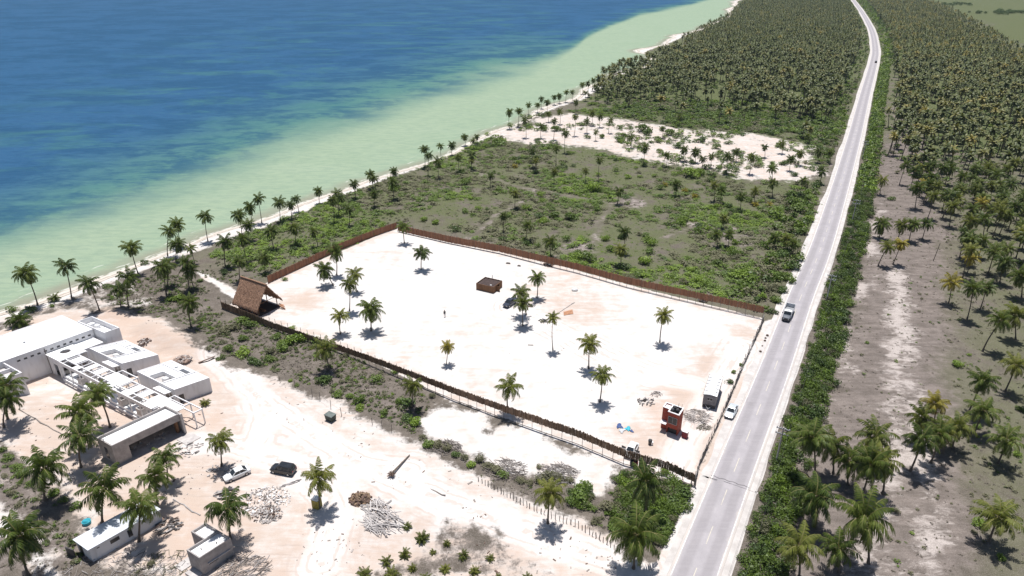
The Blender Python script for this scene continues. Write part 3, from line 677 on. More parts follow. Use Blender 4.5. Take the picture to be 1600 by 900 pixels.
# --- palms round the building site
for a in [
    (346, 728, 343, 692, .92, 'palm_olive', 'palm casting its shadow beside the parked white car'),
    (262, 753, 259, 718, .95, 'palm', 'rear palm of the two in front of the grey open-fronted building'),
    (246, 788, 243, 748, 1.05, 'palm', 'front palm of the two standing left of the rubble heap'),
    (160, 818, 161, 770, 1.2, 'palm', 'bushy palm behind the left end of the long white shed'),
    (217, 846, 217, 797, 1.2, 'palm', 'bushy palm in front of the long white shed'),
    (71, 782, 70, 736, 1.15, 'palm', 'wide dark palm over the scrub strip left of the white shed'),
    (45, 900, 32, 842, 1.2, 'palm', 'big palm in the near left corner by the sandy track'),
    (360, 842, 355, 800, 1.08, 'palm', 'dense palm behind the small grey concrete building'),
    (127, 730, 125, 686, 1.1, 'palm', 'lowest palm of the clump left of the grey open-fronted building'),
    (118, 700, 124, 650, 1.1, 'palm', 'middle palm of the clump left of the grey open-fronted building'),
    (172, 668, 151, 620, 1.1, 'palm', 'left-leaning palm standing at the end of the pergola beams'),
    (12, 655, 10, 606, 1.05, 'palm', 'upper palm at the left photo edge below the villa wing'),
    (6, 668, 12, 628, 1.0, 'palm', 'lower palm at the left photo edge below the villa wing'),
    (499, 794, 499, 752, 1.0, 'palm_olive', 'palm shading the mustard-coloured booth on the sand'),
    (856, 817, 859, 772, .98, 'palm_olive', 'pale green palm with round shadow beside the stake fence'),
    (1010, 812, 1010, 758, 1.25, 'palm', 'large shaggy palm in the bushes near the fence\'s road corner'),
    (990, 888, 994, 842, 1.38, 'palm', 'biggest palm at the near end of the sand beside the road'),
    (514, 579, 507, 548, .95, 'palm_olive', 'palm with drooping yellow fronds in grey scrub beside the near fence'),
    (644, 637, 645, 605, .85, 'palm_olive', 'palm rising from dark bushes between site and near fence'),
    (299, 512, 297, 478, .95, 'palm', 'squat leafy palm on the grey scrub left of the thatched hut')]:
    palm_px(*a[:6], label=a[6], dry='yellow' in a[6] or 'shaggy' in a[6], nuts=True)
# --- shore palms, left to right
sh = [(59, 477, 41, 430, 1.05), (112, 466, 101, 420, 1.0), (156, 487, 139, 448, 1.05), (216, 428, 204, 390, 1.0), (190, 483, 187, 458, .9), (202, 482, 202, 438, .95),
      (260, 461, 254, 420, .95), (262, 446, 262, 417, .9), (262, 400, 264, 364, .95), (284, 385, 277, 353, .9), (275, 408, 277, 384, .9), (304, 412, 298, 391, .7), (296, 452, 291, 414, .95), (303, 452, 296, 426, .85),
      (325, 377, 320, 341, .85), (378, 368, 372, 339, .9), (393, 350, 390, 326, .85), (389, 376, 387, 354, .8), (409, 348, 403, 313, .8), (352, 416, 352, 380, .95), (386, 409, 380, 376, .9), (375, 438, 374, 410, .9), (414, 426, 412, 406, .75),
      (428, 389, 424, 364, .85), (462, 382, 460, 358, .8), (497, 386, 490, 364, .7), (438, 346, 436, 318, .8), (456, 342, 454, 322, .75), (467, 331, 462, 313, .75), (499, 318, 497, 301, .7), (522, 348, 520, 314, .75), (529, 338, 526, 305, .75), (534, 327, 533, 311, .65), (546, 352, 545, 330, .75), (556, 311, 553, 289, .7), (586, 325, 584, 304, .7), (589, 300, 584, 281, .75), (583, 295, 579, 275, .75), (615, 312, 614, 287, .75), (616, 295, 616, 270, .7)]
sh += [(664, 262, 663, 234, .75), (669, 275, 670, 245, .75), (685, 279, 684, 255, .75), (690, 250, 688, 230, .7), (706, 243, 706, 228, .72), (717, 270, 716, 247, .7), (727, 228, 726, 215, .68), (737, 265, 737, 244, .72), (741, 234, 739, 221, .65), (745, 226, 745, 215, .62)]
sh.sort(key=lambda p: p[2])
for i, a in enumerate(sh):
    if i < 40: lab = '%s coconut palm along the shore, counting from the photo\'s left edge' % ORD[i]
    else: lab = '%s of the far shore palms counting back from the bare sandy beach' % ORD[len(sh) - 1 - i]
    palm_px(*a, 'palm', label=lab, group='palms along the shore')
palm(*U(32, 508), 1.2, (0, 0), .95, label='stemless bushy palm between the beach and the long white roof', mk='palm')
palm(*U(86, 470), .8, (0, 0), .55, label='knee-high young palm on the beach between two tall shore palms', mk='palm')
palm(*U(321, 632), .35, (0, 0), .42, label='small young palm on sand beside the right white block', mk='palm_olive', name='young_palm')
# --- middle scrub
mid = [(787, 363, 787, 339, .7), (804, 326, 805, 304, .65), (822, 376, 825, 354, .75), (861, 402, 860, 380, .85), (767, 293, 767, 276, .6), (866, 288, 866, 270, .6), (915, 287, 915, 269, .6), (936, 283, 937, 252, .7), (964, 319, 967, 300, .8), (1055, 308, 1057, 290, .75), (970, 416, 970, 393, .85), (975, 395, 975, 366, .8), (837, 270, 837, 253, .65),
       (737, 262, 737, 252, .6), (832, 262, 832, 238, .7), (838, 266, 837, 248, .65), (869, 258, 869, 235, .75), (882, 239, 884, 210, .7), (1131, 358, 1131, 343, .7), (1121, 386, 1120, 368, .75), (1138, 386, 1139, 368, .75), (1116, 314, 1116, 291, .7), (1127, 318, 1127, 299, .65), (1157, 329, 1159, 308, .75), (1179, 318, 1180, 301, .7), (1230, 392, 1230, 376, .8), (1210, 388, 1211, 374, .8), (1238, 400, 1240, 383, .8), (1207, 308, 1207, 288, .85), (1250, 308, 1255, 284, .8)]
mid.sort(key=lambda p: p[2])
for i, a in enumerate(mid): palm_px(*a, 'palm' if i % 3 else 'palm_olive', label='%s slim palm from the left in the scrub beyond the red-brown fence' % ORD[i], group='palms in the scrub beyond the fenced lot')
for i, (bx, by) in enumerate([(1039, 291), (1085, 309), (1070, 300), (805, 262), (1202, 322), (1180, 322)]):
    palm(*U(bx, by), .5, (0, 0), .5, 'palm_yellow', label='stemless yellowing palm in the far scrub, %s from the left of the low yellow ones' % ORD[[1, 3, 2, 0, 5, 4][i]], group='yellowing low palms in the scrub', name='young_palm')
# --- palms round the bare sand beyond the scrub
lag_p = [(796, 201, 796, 177, .85), (810, 198, 811, 174, .75), (822, 215, 820, 189, .75), (826, 179, 826, 165, .6), (840, 176, 840, 165, .7), (846, 170, 846, 156, .7), (855, 176, 855, 161, .75), (845, 216, 846, 198, .7), (857, 191, 857, 179, .75), (865, 218, 866, 191, .75), (875, 194, 875, 176, .75), (897, 212, 899, 184, .7), (900, 178, 900, 161, .7), (917, 208, 917, 191, .75), (925, 196, 925, 178, .75), (937, 199, 938, 184, .75), (951, 208, 954, 189, .75), (931, 220, 931, 208, .6), (986, 231, 986, 216, .75), (1005, 258, 1008, 233, .8), (1041, 261, 1042, 244, .7), (1069, 252, 1069, 236, .8), (1087, 254, 1087, 239, .8), (1062, 198, 1062, 184, .7), (1035, 216, 1035, 202, .65), (1097, 264, 1098, 250, .7),
         (866, 164, 866, 153, .7), (874, 162, 874, 151, .7), (883, 160, 885, 145, .7), (894, 160, 894, 145, .7), (910, 147, 910, 133, .7), (926, 142, 927, 126, .7), (915, 158, 915, 146, .7), (1135, 271, 1137, 246, .85), (1171, 272, 1175, 247, .8), (1207, 284, 1207, 266, .8), (1234, 267, 1236, 250, .8), (1248, 258, 1250, 241, .75), (1281, 287, 1284, 270, .85), (1278, 254, 1279, 239, .8), (1297, 255, 1297, 239, .7), (1195, 246, 1195, 231, .7), (1110, 262, 1112, 246, .7), (1150, 252, 1150, 238, .7), (1222, 240, 1222, 226, .7), (1262, 228, 1262, 214, .7)]
lag_p.sort(key=lambda p: p[2])
for i, a in enumerate(lag_p):
    lab = ('%s palm from the left round the bare sand patch beyond the scrub' % ORD[i]) if i < 40 else ('%s palm left of the road among those by the bare sand patch' % ORD[len(lag_p) - 1 - i])
    palm_px(*a, 'palm', label=lab, group='palms round the bare sand patch')
# --- palms right of the road
rt = [(1272, 750, 1270, 688, 1.2), (1302, 740, 1300, 700, 1.1), (1275, 824, 1275, 781, 1.2), (1248, 905, 1247, 858, 1.25), (1310, 895, 1310, 862, 1.0), (1357, 880, 1352, 820, 1.4), (1363, 724, 1367, 686, 1.1), (1325, 757, 1327, 724, 1.05), (1379, 772, 1377, 726, 1.15), (1345, 779, 1360, 730, 1.1),
      (1422, 736, 1440, 690, 1.1), (1454, 723, 1466, 680, 1.05), (1474, 709, 1480, 678, .9, 'palm_olive'), (1488, 700, 1497, 670, 1.0), (1559, 724, 1572, 692, 1.05), (1545, 847, 1560, 812, 1.15), (1482, 474, 1487, 444, .85, 'palm_yellow'), (1511, 499, 1521, 454, .9), (1531, 484, 1542, 452, .85), (1535, 549, 1565, 504, 1.05), (1587, 530, 1587, 496, 1.0), (1570, 612, 1587, 574, 1.05), (1512, 647, 1537, 600, 1.05), (1522, 678, 1537, 646, 1.05), (1459, 662, 1462, 634, .85, 'palm_yellow'), (1438, 690, 1440, 655, .95, 'palm_olive'),
      (1374, 372, 1378, 354, 1.0), (1402, 377, 1410, 355, .9), (1420, 377, 1427, 353, .9), (1441, 374, 1448, 352, .85), (1372, 416, 1388, 388, .9), (1395, 413, 1408, 383, .8, 'palm_yellow'), (1504, 435, 1518, 393, .85), (1544, 427, 1554, 395, .95), (1571, 425, 1574, 391, .95), (1562, 442, 1569, 413, .95), (1596, 465, 1597, 434, 1.0), (1375, 304, 1379, 284, .9), (1612, 640, 1625, 600, 1.1), (1630, 560, 1640, 520, 1.0)]
rt.sort(key=lambda p: p[1])
for i, a in enumerate(rt):
    mk = a[5] if len(a) > 5 else ('palm' if i % 3 else 'palm_olive')
    lab = '%s palm right of the road, counting from the farthest of the scattered ones' % ORD[i] if mk != 'palm_yellow' else 'yellow-fronded palm right of the road, number %s counting from far to near' % ORD[i]
    palm_px(*a[:5], mk, label=lab, group='scattered palms right of the road', nuts=True, dry=(i % 4 == 1))
# --- nursery of young palms
nur = [(636, 820, .42), (659, 836, .62), (698, 843, .36), (632, 860, .62), (676, 856, .34), (724, 862, .5), (766, 868, .38), (695, 884, .5), (741, 888, .45), (644, 882, .46), (603, 872, .6), (568, 893, .62), (612, 893, .72), (664, 900, .5), (779, 900, .4), (600, 905, .5), (824, 902, .4)]
nur.sort()
for i, (x, y, s) in enumerate(nur):
    palm(*U(x, y), .15, (0, 0), s * .66, 'palm_olive', label='young knee-high palm in the grey planting bed, %s from the left' % ORD[i], group='young palms in the planting bed', name='young_palm', cat='young palm')

def vnoise(X, Y, sc, seed):
    rg = np.random.default_rng(seed); T = rg.random((64, 64)); u_ = X / sc % 64; v_ = Y / sc % 64; i = u_.astype(int); j = v_.astype(int); fu = u_ - i; fv = v_ - j
    fu = fu * fu * (3 - 2 * fu); fv = fv * fv * (3 - 2 * fv); g_ = lambda a, b_: T[a % 64, b_ % 64]
    return (g_(i, j) * (1 - fu) + g_(i + 1, j) * fu) * (1 - fv) + (g_(i, j + 1) * (1 - fu) + g_(i + 1, j + 1) * fu) * fv
# --- plantations: 300 palms in all are objects, the rest one mass
GR_L = UP([(905, 160), (960, 112), (1012, 97), (1140, 28), (1165, 4), (1190, -13), (1312, -13), (1330, 5), (1349, 40), (1357, 80), (1340, 120), (1326, 172), (1306, 205), (1250, 190), (1180, 178), (1100, 160), (1040, 155), (980, 160)])
GR_R = UP([(1340, -13), (1362, 15), (1382, 45), (1393, 90), (1398, 130), (1393, 200), (1408, 240), (1420, 300), (1440, 345), (1470, 335), (1495, 400), (1515, 440), (1570, 420), (1640, 470), (1720, 600), (1900, 600), (1900, 250), (1760, 175), (1600, 92), (1560, 64), (1500, 28), (1440, 2), (1415, -13)])
GR_S = UP([(1388, 150), (1415, 150), (1440, 200), (1462, 300), (1476, 345), (1440, 335), (1392, 318), (1380, 300), (1388, 220)])
ax = np.array([math.cos(R(62)), math.sin(R(62))]); ay = np.array([ax[1], -ax[0]])
def rows_pts(poly, sp, jit, keep):
    P = np.asarray(poly); a = P @ ax; b = P @ ay
    A, B = np.meshgrid(np.arange(a.min(), a.max(), sp), np.arange(b.min(), b.max(), sp))
    A = A.ravel() + RNG.normal(0, jit, A.size); B = B.ravel() + RNG.normal(0, jit, B.size)
    Q = A[:, None] * ax + B[:, None] * ay
    ok = sd_poly(Q[:, 0], Q[:, 1], poly) > 0
    Q = Q[ok]; Q = Q[vnoise(Q[:, 0] + 4000, Q[:, 1] + 4000, 38, 91) * .6 + vnoise(Q[:, 0] + 4000, Q[:, 1] + 4000, 14, 92) * .4 > .23]; return Q[RNG.random(len(Q)) < keep]
QL = rows_pts(GR_L, 5.6, 1.3, .93); QR = rows_pts(GR_R, 6.0, 1.4, .92); QS = rows_pts(GR_S, 7.0, 1.6, .72)
EXTRA = [rows_pts(UP([(960, 150), (1180, 165), (1330, 172), (1306, 235), (1180, 200), (1050, 190), (930, 175)]), 12, 4, .75)]
Q = np.vstack([QL, QR, QS] + EXTRA)
side_r = np.concatenate([np.zeros(len(QL)), np.ones(len(QR)), np.ones(len(QS)), np.zeros(len(EXTRA[0]))])
D0 = np.array(PALMS)
ok = np.array([np.min((D0[:, 0] - q[0]) ** 2 + (D0[:, 1] - q[1]) ** 2) > 20 for q in Q])
Q = Q[ok]; side_r = side_r[ok]
rd = d_line(Q[:, 0], Q[:, 1], RCS); keep = rd > 13; Q = Q[keep]; side_r = side_r[keep]
f_ = Q[:, 1] * CP + CAMH * SP; qpx = 800 + F * Q[:, 0] / f_
order = np.argsort(f_ + np.where((qpx < 1612) & (qpx > -10), 0, 1e6))
NIND = 300 - len([p for p in PALMS]) 
for k in order[:max(NIND, 0)]:
    x, y = Q[k]; h = random.uniform(4.5, 8.0); right = side_r[k] > 0
    yel = right and random.random() < .07
    lean = (random.uniform(-.12, .12) * h, random.uniform(-.1, .1) * h)
    if yel: palm(x, y, h * .8, lean, .8, 'palm_yellow', label='yellow-fronded coconut palm among green ones in the grove right of the road', group='yellow palms of the right grove')
    elif right: palm(x, y, h, lean, random.uniform(.85, 1.02), 'palm' if random.random() < .7 else 'palm_olive', label='green coconut palm packed among its like in the grove right of the road', group='green palms of the right grove')
    else: palm(x, y, h, lean, random.uniform(.75, .95), 'palm', label='green coconut palm at the near edge of the plantation left of the road', group='near palms of the left plantation')
rest = order[max(NIND, 0):]
def lod_crown(seed, n, S, two=True):
    rg = np.random.default_rng(seed); V = []; Fq = []
    for i in range(n):
        t = (i + .5) / n; az = i * 2.39996 + rg.normal(0, .2); e0 = R(80 - 112 * t ** .85) + rg.normal(0, .12); drop = R(78 + 42 * t); ln = 3.0 * rg.uniform(.75, 1.05)
        p = np.zeros(3); sd = np.array([-math.sin(az), math.cos(az), 0]); pr = None
        for k in range(S + 1):
            s = k / S; el = e0 - drop * s ** 1.4; w = .52 * (math.sin(math.pi * (.12 + .80 * s)) ** .8); dz = np.array([0, 0, -.42 * w])
            row = (p + sd * w + dz, p + np.array([0, 0, .0]), p - sd * w + dz)
            b = len(V); V += list(row)
            if k:
                Fq.append((b - 3, b - 2, b + 1, b)); Fq.append((b - 2, b - 1, b + 2, b + 1))
            p = p + np.array([math.cos(el) * math.cos(az), math.cos(el) * math.sin(az), math.sin(el)]) * ln / S
    return np.array(V), np.array(Fq)
LOD = [[lod_crown(50 + v, 18 + v % 3 * 3, 4) for v in range(9)], [lod_crown(70 + v, 13 + v % 3, 2) for v in range(8)]]
TV = np.array([(-.13, -.13, 0), (.13, -.13, 0), (.13, .13, 0), (-.13, .13, 0), (-.09, -.09, 1), (.09, -.09, 1), (.09, .09, 1), (-.09, .09, 1)], float)
TF = np.array([(0, 1, 5, 4), (1, 2, 6, 5), (2, 3, 7, 6), (3, 0, 4, 7)])
VV = []; FF = []; MM = []; nv = 0
for k in rest:
    x, y = Q[k]; right = side_r[k] > 0; h = random.triangular(4.0, 10.0, 7.2); sc = random.uniform(.70, 1.08); a = random.uniform(0, 6.28)
    lv = 0 if math.hypot(x, y) < 620 else 1
    V, Fq = random.choice(LOD[lv])
    c, s = math.cos(a) * sc, math.sin(a) * sc; lx, ly = random.gauss(0, .09) * h, random.gauss(0, .09) * h
    W = np.stack([V[:, 0] * c - V[:, 1] * s + x + lx, V[:, 0] * s + V[:, 1] * c + y + ly, V[:, 2] * sc + h], 1)
    T = TV.copy(); T[:, 2] *= h; T[4:, 0] += lx; T[4:, 1] += ly; T[:, 0] += x; T[:, 1] += y
    VV += [W, T]; FF += [Fq + nv, TF + nv + len(W)]; nv += len(W) + 8
    mi = 1 if random.random() < (.08 if right else .015) else 0
    if mi == 0 and random.random() < (.34 if right else .16): mi = 3
    MM += [np.full(len(Fq), mi), np.full(4, 2)]
gm = np_mesh('palm_grove', np.vstack(VV), np.vstack(FF), [M['far_palm'], M['far_yellow'], M['trunk'], M['far_olive']], np.concatenate(MM))
tag(link('palm_grove', gm), 'thousands of coconut palms in plantation rows on both sides of the far road', 'palm plantation', kind='stuff')

# ------------------------------------------------------------------ bushes
def bush_np(seed, nl=420, ls=.17):
    rg = np.random.default_rng(seed); lob = []
    for i in range(rg.integers(6, 10)):
        a = rg.uniform(0, 6.28); r = rg.uniform(.1, .62); lob.append((math.cos(a) * r, math.sin(a) * r, rg.uniform(.18, .55) * (1.1 - r * .6), rg.uniform(.28, .5)))
    lob.append((0, 0, .4, .5)); V = []; Fq = []
    for i in range(nl):
        x, y, z, r = lob[rg.integers(len(lob))]
        d = rg.normal(0, 1, 3); d /= np.linalg.norm(d); d[2] = abs(d[2]) if rg.random() < .75 else d[2]
        p = np.array([x, y, z]) + d * r * rg.uniform(.72, 1.05) * np.array([1, 1, .85])
        if p[2] < 0.02: p[2] = rg.uniform(.02, .15)
        nrm = d * .6 + rg.normal(0, .5, 3) + np.array([0, 0, .35]); nrm /= np.linalg.norm(nrm)
        t = np.cross(nrm, rg.normal(0, 1, 3)); t /= np.linalg.norm(t); b_ = np.cross(nrm, t)
        s = ls * rg.uniform(.6, 1.3); k = len(V)
        V += [p - t * s * .5, p + b_ * s * .32, p + t * s * .5, p - b_ * s * .32]; Fq.append((k, k + 1, k + 2, k + 3))
    return np.array(V), np.array(Fq)
BV = [bush_np(300 + i) for i in range(6)]
BME = {}
def bush(x, y, r, mk, label, group=None, cat='bush', name='bush'):
    i = random.randrange(6)
    if (mk, i) not in BME: BME[(mk, i)] = np_mesh('bush', BV[i][0], BV[i][1], [M[mk]])
    o = link(name, BME[(mk, i)], None, (x, y, gz(x, y) - .05)); o.scale = (r * random.uniform(.9, 1.15), r * random.uniform(.9, 1.15), r * random.uniform(.75, 1.0)); o.rotation_euler = (0, 0, random.uniform(0, 6.28))
    return tag(o, label, cat, group)
g, b, d, w = 'bush', 'bush_bright', 'bush_dark', 'bush_grey'
COLN = {g: 'green', b: 'bright yellow-green', d: 'dark green', w: 'dry grey-green'}
ZB = {
 'grey scrub by the near stick fence': [(378, 506, 2.3, g), (390, 512, 2.4, g), (384, 552, 2.3, b), (393, 566, 2.0, d), (405, 570, 1.8, d), (360, 547, 1.8, g), (378, 532, 1.9, g), (441, 545, 2.4, g), (457, 537, 2.7, b), (471, 532, 2.3, b), (435, 528, 1.8, g), (456, 515, 1.3, b), (423, 553, 1.9, w), (423, 563, 1.6, g), (347, 562, 1.4, g), (325, 545, .9, w), (492, 535, 1.8, g), (352, 520, 2.2, w), (366, 515, 2.0, w), (510, 597, 2.2, d), (528, 543, 1.1, b), (453, 596, .8, b), (465, 602, .8, g), (530, 617, 1.7, g), (545, 622, 1.6, g), (560, 628, 2.1, g), (562, 638, 1.4, b), (587, 595, 1.7, g), (617, 583, 1.3, b), (540, 557, 1.1, w), (600, 647, 1.2, g), (640, 634, 2.2, d), (625, 629, 1.5, g), (652, 662, 2.0, b), (636, 655, 1.6, d), (675, 621, 1.1, w)],
 'brush row by the stake fence': [(660, 684, 1.2, w), (672, 697, 1.6, g), (685, 698, 1.4, w), (697, 703, 1.5, w), (711, 713, 1.3, d), (724, 716, 1.2, w), (737, 729, 1.3, b), (748, 720, 1.4, w), (762, 730, 1.4, w), (775, 737, 1.5, w), (786, 745, 1.3, g), (812, 753, 1.2, w), (828, 757, 1.1, w), (843, 752, 1.7, w), (858, 746, 1.6, w), (872, 748, 1.6, w), (888, 752, 1.2, w), (842, 730, .9, w)],
 'thicket at the near road corner': [(905, 778, 2.4, g), (917, 763, 1.7, g), (893, 787, 1.7, g), (975, 748, 1.9, g), (990, 758, 2.1, g), (1037, 738, 1.3, b), (1052, 752, 1.7, g), (1065, 775, 2.4, d), (1050, 785, 2.2, d), (1070, 795, 1.7, g), (1030, 815, 2.2, g), (1045, 830, 1.9, g), (1036, 847, 1.4, g), (950, 795, 1.7, w), (968, 787, 1.2, d), (960, 825, 1.7, g), (982, 820, 2.2, d), (1020, 838, 1.6, g), (930, 815, 1.1, w), (920, 795, 1.4, g), (1010, 768, 1.7, d), (970, 770, 1.6, w)],
 'scrub along the shore': [(520, 367, 2.5, b), (507, 380, 2.0, b), (535, 360, 2.0, b), (572, 350, 2.2, b), (590, 347, 1.5, b), (460, 392, 1.8, d), (425, 397, 1.4, g), (495, 395, 1.4, g), (350, 427, 1.8, d), (390, 422, 1.4, g), (415, 430, 1.4, g), (20, 486, 1.8, g), (47, 486, 2.0, d), (82, 480, 1.1, g), (167, 448, 1.4, g), (227, 412, 1.8, d), (282, 470, 2.2, b), (268, 470, 1.6, b), (312, 440, 1.2, g), (357, 418, 1.3, g), (445, 438, 1.2, g)],
 'near left weedy strip': [(15, 716, 1.4, g), (27, 731, 1.5, g), (37, 743, 1.4, g), (6, 705, 1.2, g), (85, 771, 1.4, b), (120, 791, 1.3, g), (17, 773, 1.0, w), (115, 849, 1.0, d), (237, 884, 1.1, w), (50, 757, 1.1, g), (102, 782, 1.1, g), (8, 745, .9, w), (30, 790, .9, w)],
 'roadside edge of the lot': [(1157, 571, .8, g), (1147, 583, .9, g), (1141, 599, 1.1, d)],
 'scrub beyond the red-brown fence': [(662, 345, 2, b), (682, 350, 2, b), (947, 376, 2.1, b), (1012, 378, 2.5, b), (972, 373, 2.0, g), (952, 391, 2.3, b), (1005, 411, 2.8, b), (922, 388, 1.7, g), (917, 407, 3.2, g), (900, 404, 2.6, b), (975, 420, 2.3, d), (1077, 423, 2.1, b), (1090, 442, 2.3, b), (1067, 442, 1.7, w), (1070, 346, 2.1, b), (785, 376, 2.0, d), (822, 383, 2.0, d), (850, 348, 2.8, b), (868, 340, 3, g), (890, 343, 3.2, g), (925, 298, 4, b), (727, 288, 3.2, g), (727, 332, 1.9, g), (842, 338, 1.9, g), (980, 278, 2.4, b), (1032, 296, 2.4, g), (1157, 435, 3.8, b), (1172, 441, 3.0, b), (1143, 429, 2.7, g), (1122, 413, 2.2, g), (1098, 446, 2.1, b), (1155, 398, 1.9, g)],
 'thicket left of the road': [(1075, 276, 5, b), (1092, 273, 4, b), (1225, 403, 3.6, d), (1205, 401, 2.8, g), (1240, 421, 3.2, d), (1255, 366, 3.2, g), (1235, 321, 4.2, g), (1212, 338, 4.2, b), (1250, 331, 3.8, g), (1262, 313, 2.8, g), (1162, 426, 3.4, b), (1275, 291, 2.2, d), (1250, 406, 2.8, g), (1230, 438, 2.8, g), (1215, 438, 2.8, g), (1210, 471, 2.3, g), (1224, 456, 2.3, d), (1206, 489, 1.7, d), (1240, 385, 2.8, g), (1265, 345, 2.5, b), (1205, 455, 2.4, w)],
 'distant bare sand patch': [(841, 221, 2.6, d), (850, 204, 3.2, g), (868, 205, 3.6, g), (881, 205, 2.3, g), (1002, 206, 5.5, g), (1012, 211, 3.6, d), (965, 221, 3.2, d), (917, 216, 2.3, g), (940, 216, 2.7, g), (962, 251, 1.9, d), (1047, 211, 4.2, g), (1057, 231, 3.2, d), (1080, 256, 2.3, d), (780, 226, 4.8, g), (975, 213, 1.9, g), (1097, 221, 2.8, d), (1030, 238, 2.6, g), (1120, 232, 3, g), (1150, 268, 2.4, g), (1240, 275, 2.6, d)],
 'dry ground right of the road': [(1495, 571, 1.8, b), (1515, 556, .8, b), (1355, 536, .9, g), (1527, 819, 1.6, b), (1562, 871, 1.0, b), (1393, 312, 2, g), (1525, 668, 1.2, g), (1590, 640, 1.4, g), (1590, 712, 1.2, b), (1400, 800, .9, w)]}
for zone, L in ZB.items():
    cnt = {}
    for (x, y, r, mk) in sorted(L):
        cnt[mk] = cnt.get(mk, 0) + 1
    seen = {}
    for (x, y, r, mk) in sorted(L):
        seen[mk] = seen.get(mk, 0) + 1
        if cnt[mk] == 1: lab = 'only %s bush in the %s' % (COLN[mk], zone)
        else: lab = '%s bush in the %s, %s from left' % (COLN[mk], zone, ORD[seen[mk] - 1])
        bush(*U(x, y), r, mk, lab, 'bushes on the ' + zone)

# ------------------------------------------------------------------ scrub and hedge masses
SMALL = [bush_np(400 + i, 46, .42) for i in range(6)]
FLATB = [bush_np(420 + i, 90, .26) for i in range(6)]
MEDB = [bush_np(440 + i, 330, .165) for i in range(6)]
def mass(name, pts, rad, mis, mats, label, cat, protos, zf=(.5, .9)):
    VV = []; FF = []; MM = []; nv = 0
    for (x, y), r, mi in zip(pts, rad, mis):
        V, Fq = protos[random.randrange(len(protos))]; a = random.uniform(0, 6.28); c, s = math.cos(a) * r, math.sin(a) * r
        VV.append(np.stack([V[:, 0] * c - V[:, 1] * s + x, V[:, 0] * s + V[:, 1] * c + y, V[:, 2] * r * random.uniform(*zf)], 1)); FF.append(Fq + nv); nv += len(V); MM.append(np.full(len(Fq), mi))
    me = np_mesh(name, np.vstack(VV), np.vstack(FF), mats, np.concatenate(MM))
    return tag(link(name, me), label, cat, kind='stuff')
def fill(poly, n, thr, sc, seed, extra=None):
    P = np.asarray(poly); lo, hi = P.min(0), P.max(0); out = []
    X = RNG.uniform(lo[0], hi[0], n); Y = RNG.uniform(lo[1], hi[1], n)
    ok = sd_poly(X, Y, poly) > .5
    ok &= vnoise(X + 500, Y + 500, sc, seed) * .6 + vnoise(X + 500, Y + 500, sc * .35, seed + 1) * .4 > thr
    ok &= sd_poly(X, Y, PLOT) < -1.2; ok &= sd_poly(X, Y, SITE) < -.5; ok &= sd_poly(X, Y, LAGOON) < 0; ok &= sd_poly(X, Y, OUTER) < -.3; ok &= sd_poly(X, Y, LAND) > 5
    for T in TRAILS: ok &= d_line(X, Y, T) > 1.2
    ok &= d_line(X, Y, RCS) > 5.2
    return np.stack([X, Y], 1)[ok]
A = fill(MID, 26000, .42, 16, 1); A2 = fill(MID, 16000, .26, 9, 5)
pts = np.vstack([A, A2]); rad = np.concatenate([RNG.uniform(.7, 2.3, len(A)), RNG.uniform(.25, .7, len(A2))])
tone = vnoise(pts[:, 0] + 900, pts[:, 1] + 900, 22, 77); mi = np.where(tone > .58, RNG.choice([0, 1], len(pts), p=[.55, .45]), np.where(tone > .38, RNG.choice([0, 3, 2], len(pts), p=[.6, .3, .1]), RNG.choice([3, 0], len(pts), p=[.75, .25])))
SM = [M['bush'], M['bush_bright'], M['bush_dark'], M['bush_grey']]
mass('scrub', pts, rad, mi, SM, 'patchy low green and grey scrub covering the ground beyond the fenced lot', 'scrub', FLATB, (.28, .6))
UPZ = UP([(930, 178), (985, 158), (1100, 158), (1200, 180), (1318, 195), (1306, 228), (1160, 204), (1050, 194)])
UQ = fill(UPZ, 5200, .38, 14, 41)
mass('scrub', UQ, RNG.uniform(.8, 2.8, len(UQ)), RNG.choice(4, len(UQ), p=[.5, .12, .22, .16]), SM, 'green scrub between the distant bare sand and the palm plantation', 'scrub', FLATB, (.5, .9))
BQ = fill(MID, 3600, .62, 11, 43)
mass('scrub_thicket', BQ, RNG.uniform(1.0, 2.6, len(BQ)), RNG.choice(4, len(BQ), p=[.36, .48, .10, .06]), SM, 'rounded green thickets merging together in the scrub beyond the fenced lot', 'thicket', MEDB, (.6, 1.0))
LX = RNG.uniform(LAGOON[:, 0].min(), LAGOON[:, 0].max(), 2600); LY = RNG.uniform(LAGOON[:, 1].min(), LAGOON[:, 1].max(), 2600)
lk = (sd_poly(LX, LY, LAGOON) > -4) & (vnoise(LX + 700, LY + 700, 13, 31) > .50) & (d_line(LX, LY, RCS) > 6)
LQ = np.stack([LX, LY], 1)[lk]
mass('scrub', LQ, RNG.uniform(.5, 2.7, len(LQ)), RNG.choice(4, len(LQ), p=[.4, .1, .3, .2]), SM, 'low green bushes growing across the distant bare sand patch', 'scrub', FLATB, (.5, .9))
S1 = fill(UP([(300, 430), (420, 350), (520, 308), (640, 262), (640, 350), (430, 436), (380, 450)]), 3600, .36, 9, 8); S2 = fill(UP([(345, 485), (470, 520), (560, 556), (690, 630), (660, 690), (560, 640), (450, 592), (340, 556), (270, 505)]), 4200, .32, 7, 9); S3 = fill(UP([(150, 470), (240, 425), (300, 430), (350, 470), (330, 530), (262, 505)]), 1800, .36, 7, 12); S4 = fill(UP([(-120, 690), (0, 700), (60, 750), (120, 810), (140, 880), (90, 905), (60, 850), (0, 770), (-120, 760)]), 1500, .38, 5, 13); S5 = fill(UP([(900, 770), (960, 745), (1085, 765), (1070, 810), (1030, 870), (960, 835), (910, 805)]), 700, .35, 6, 14)
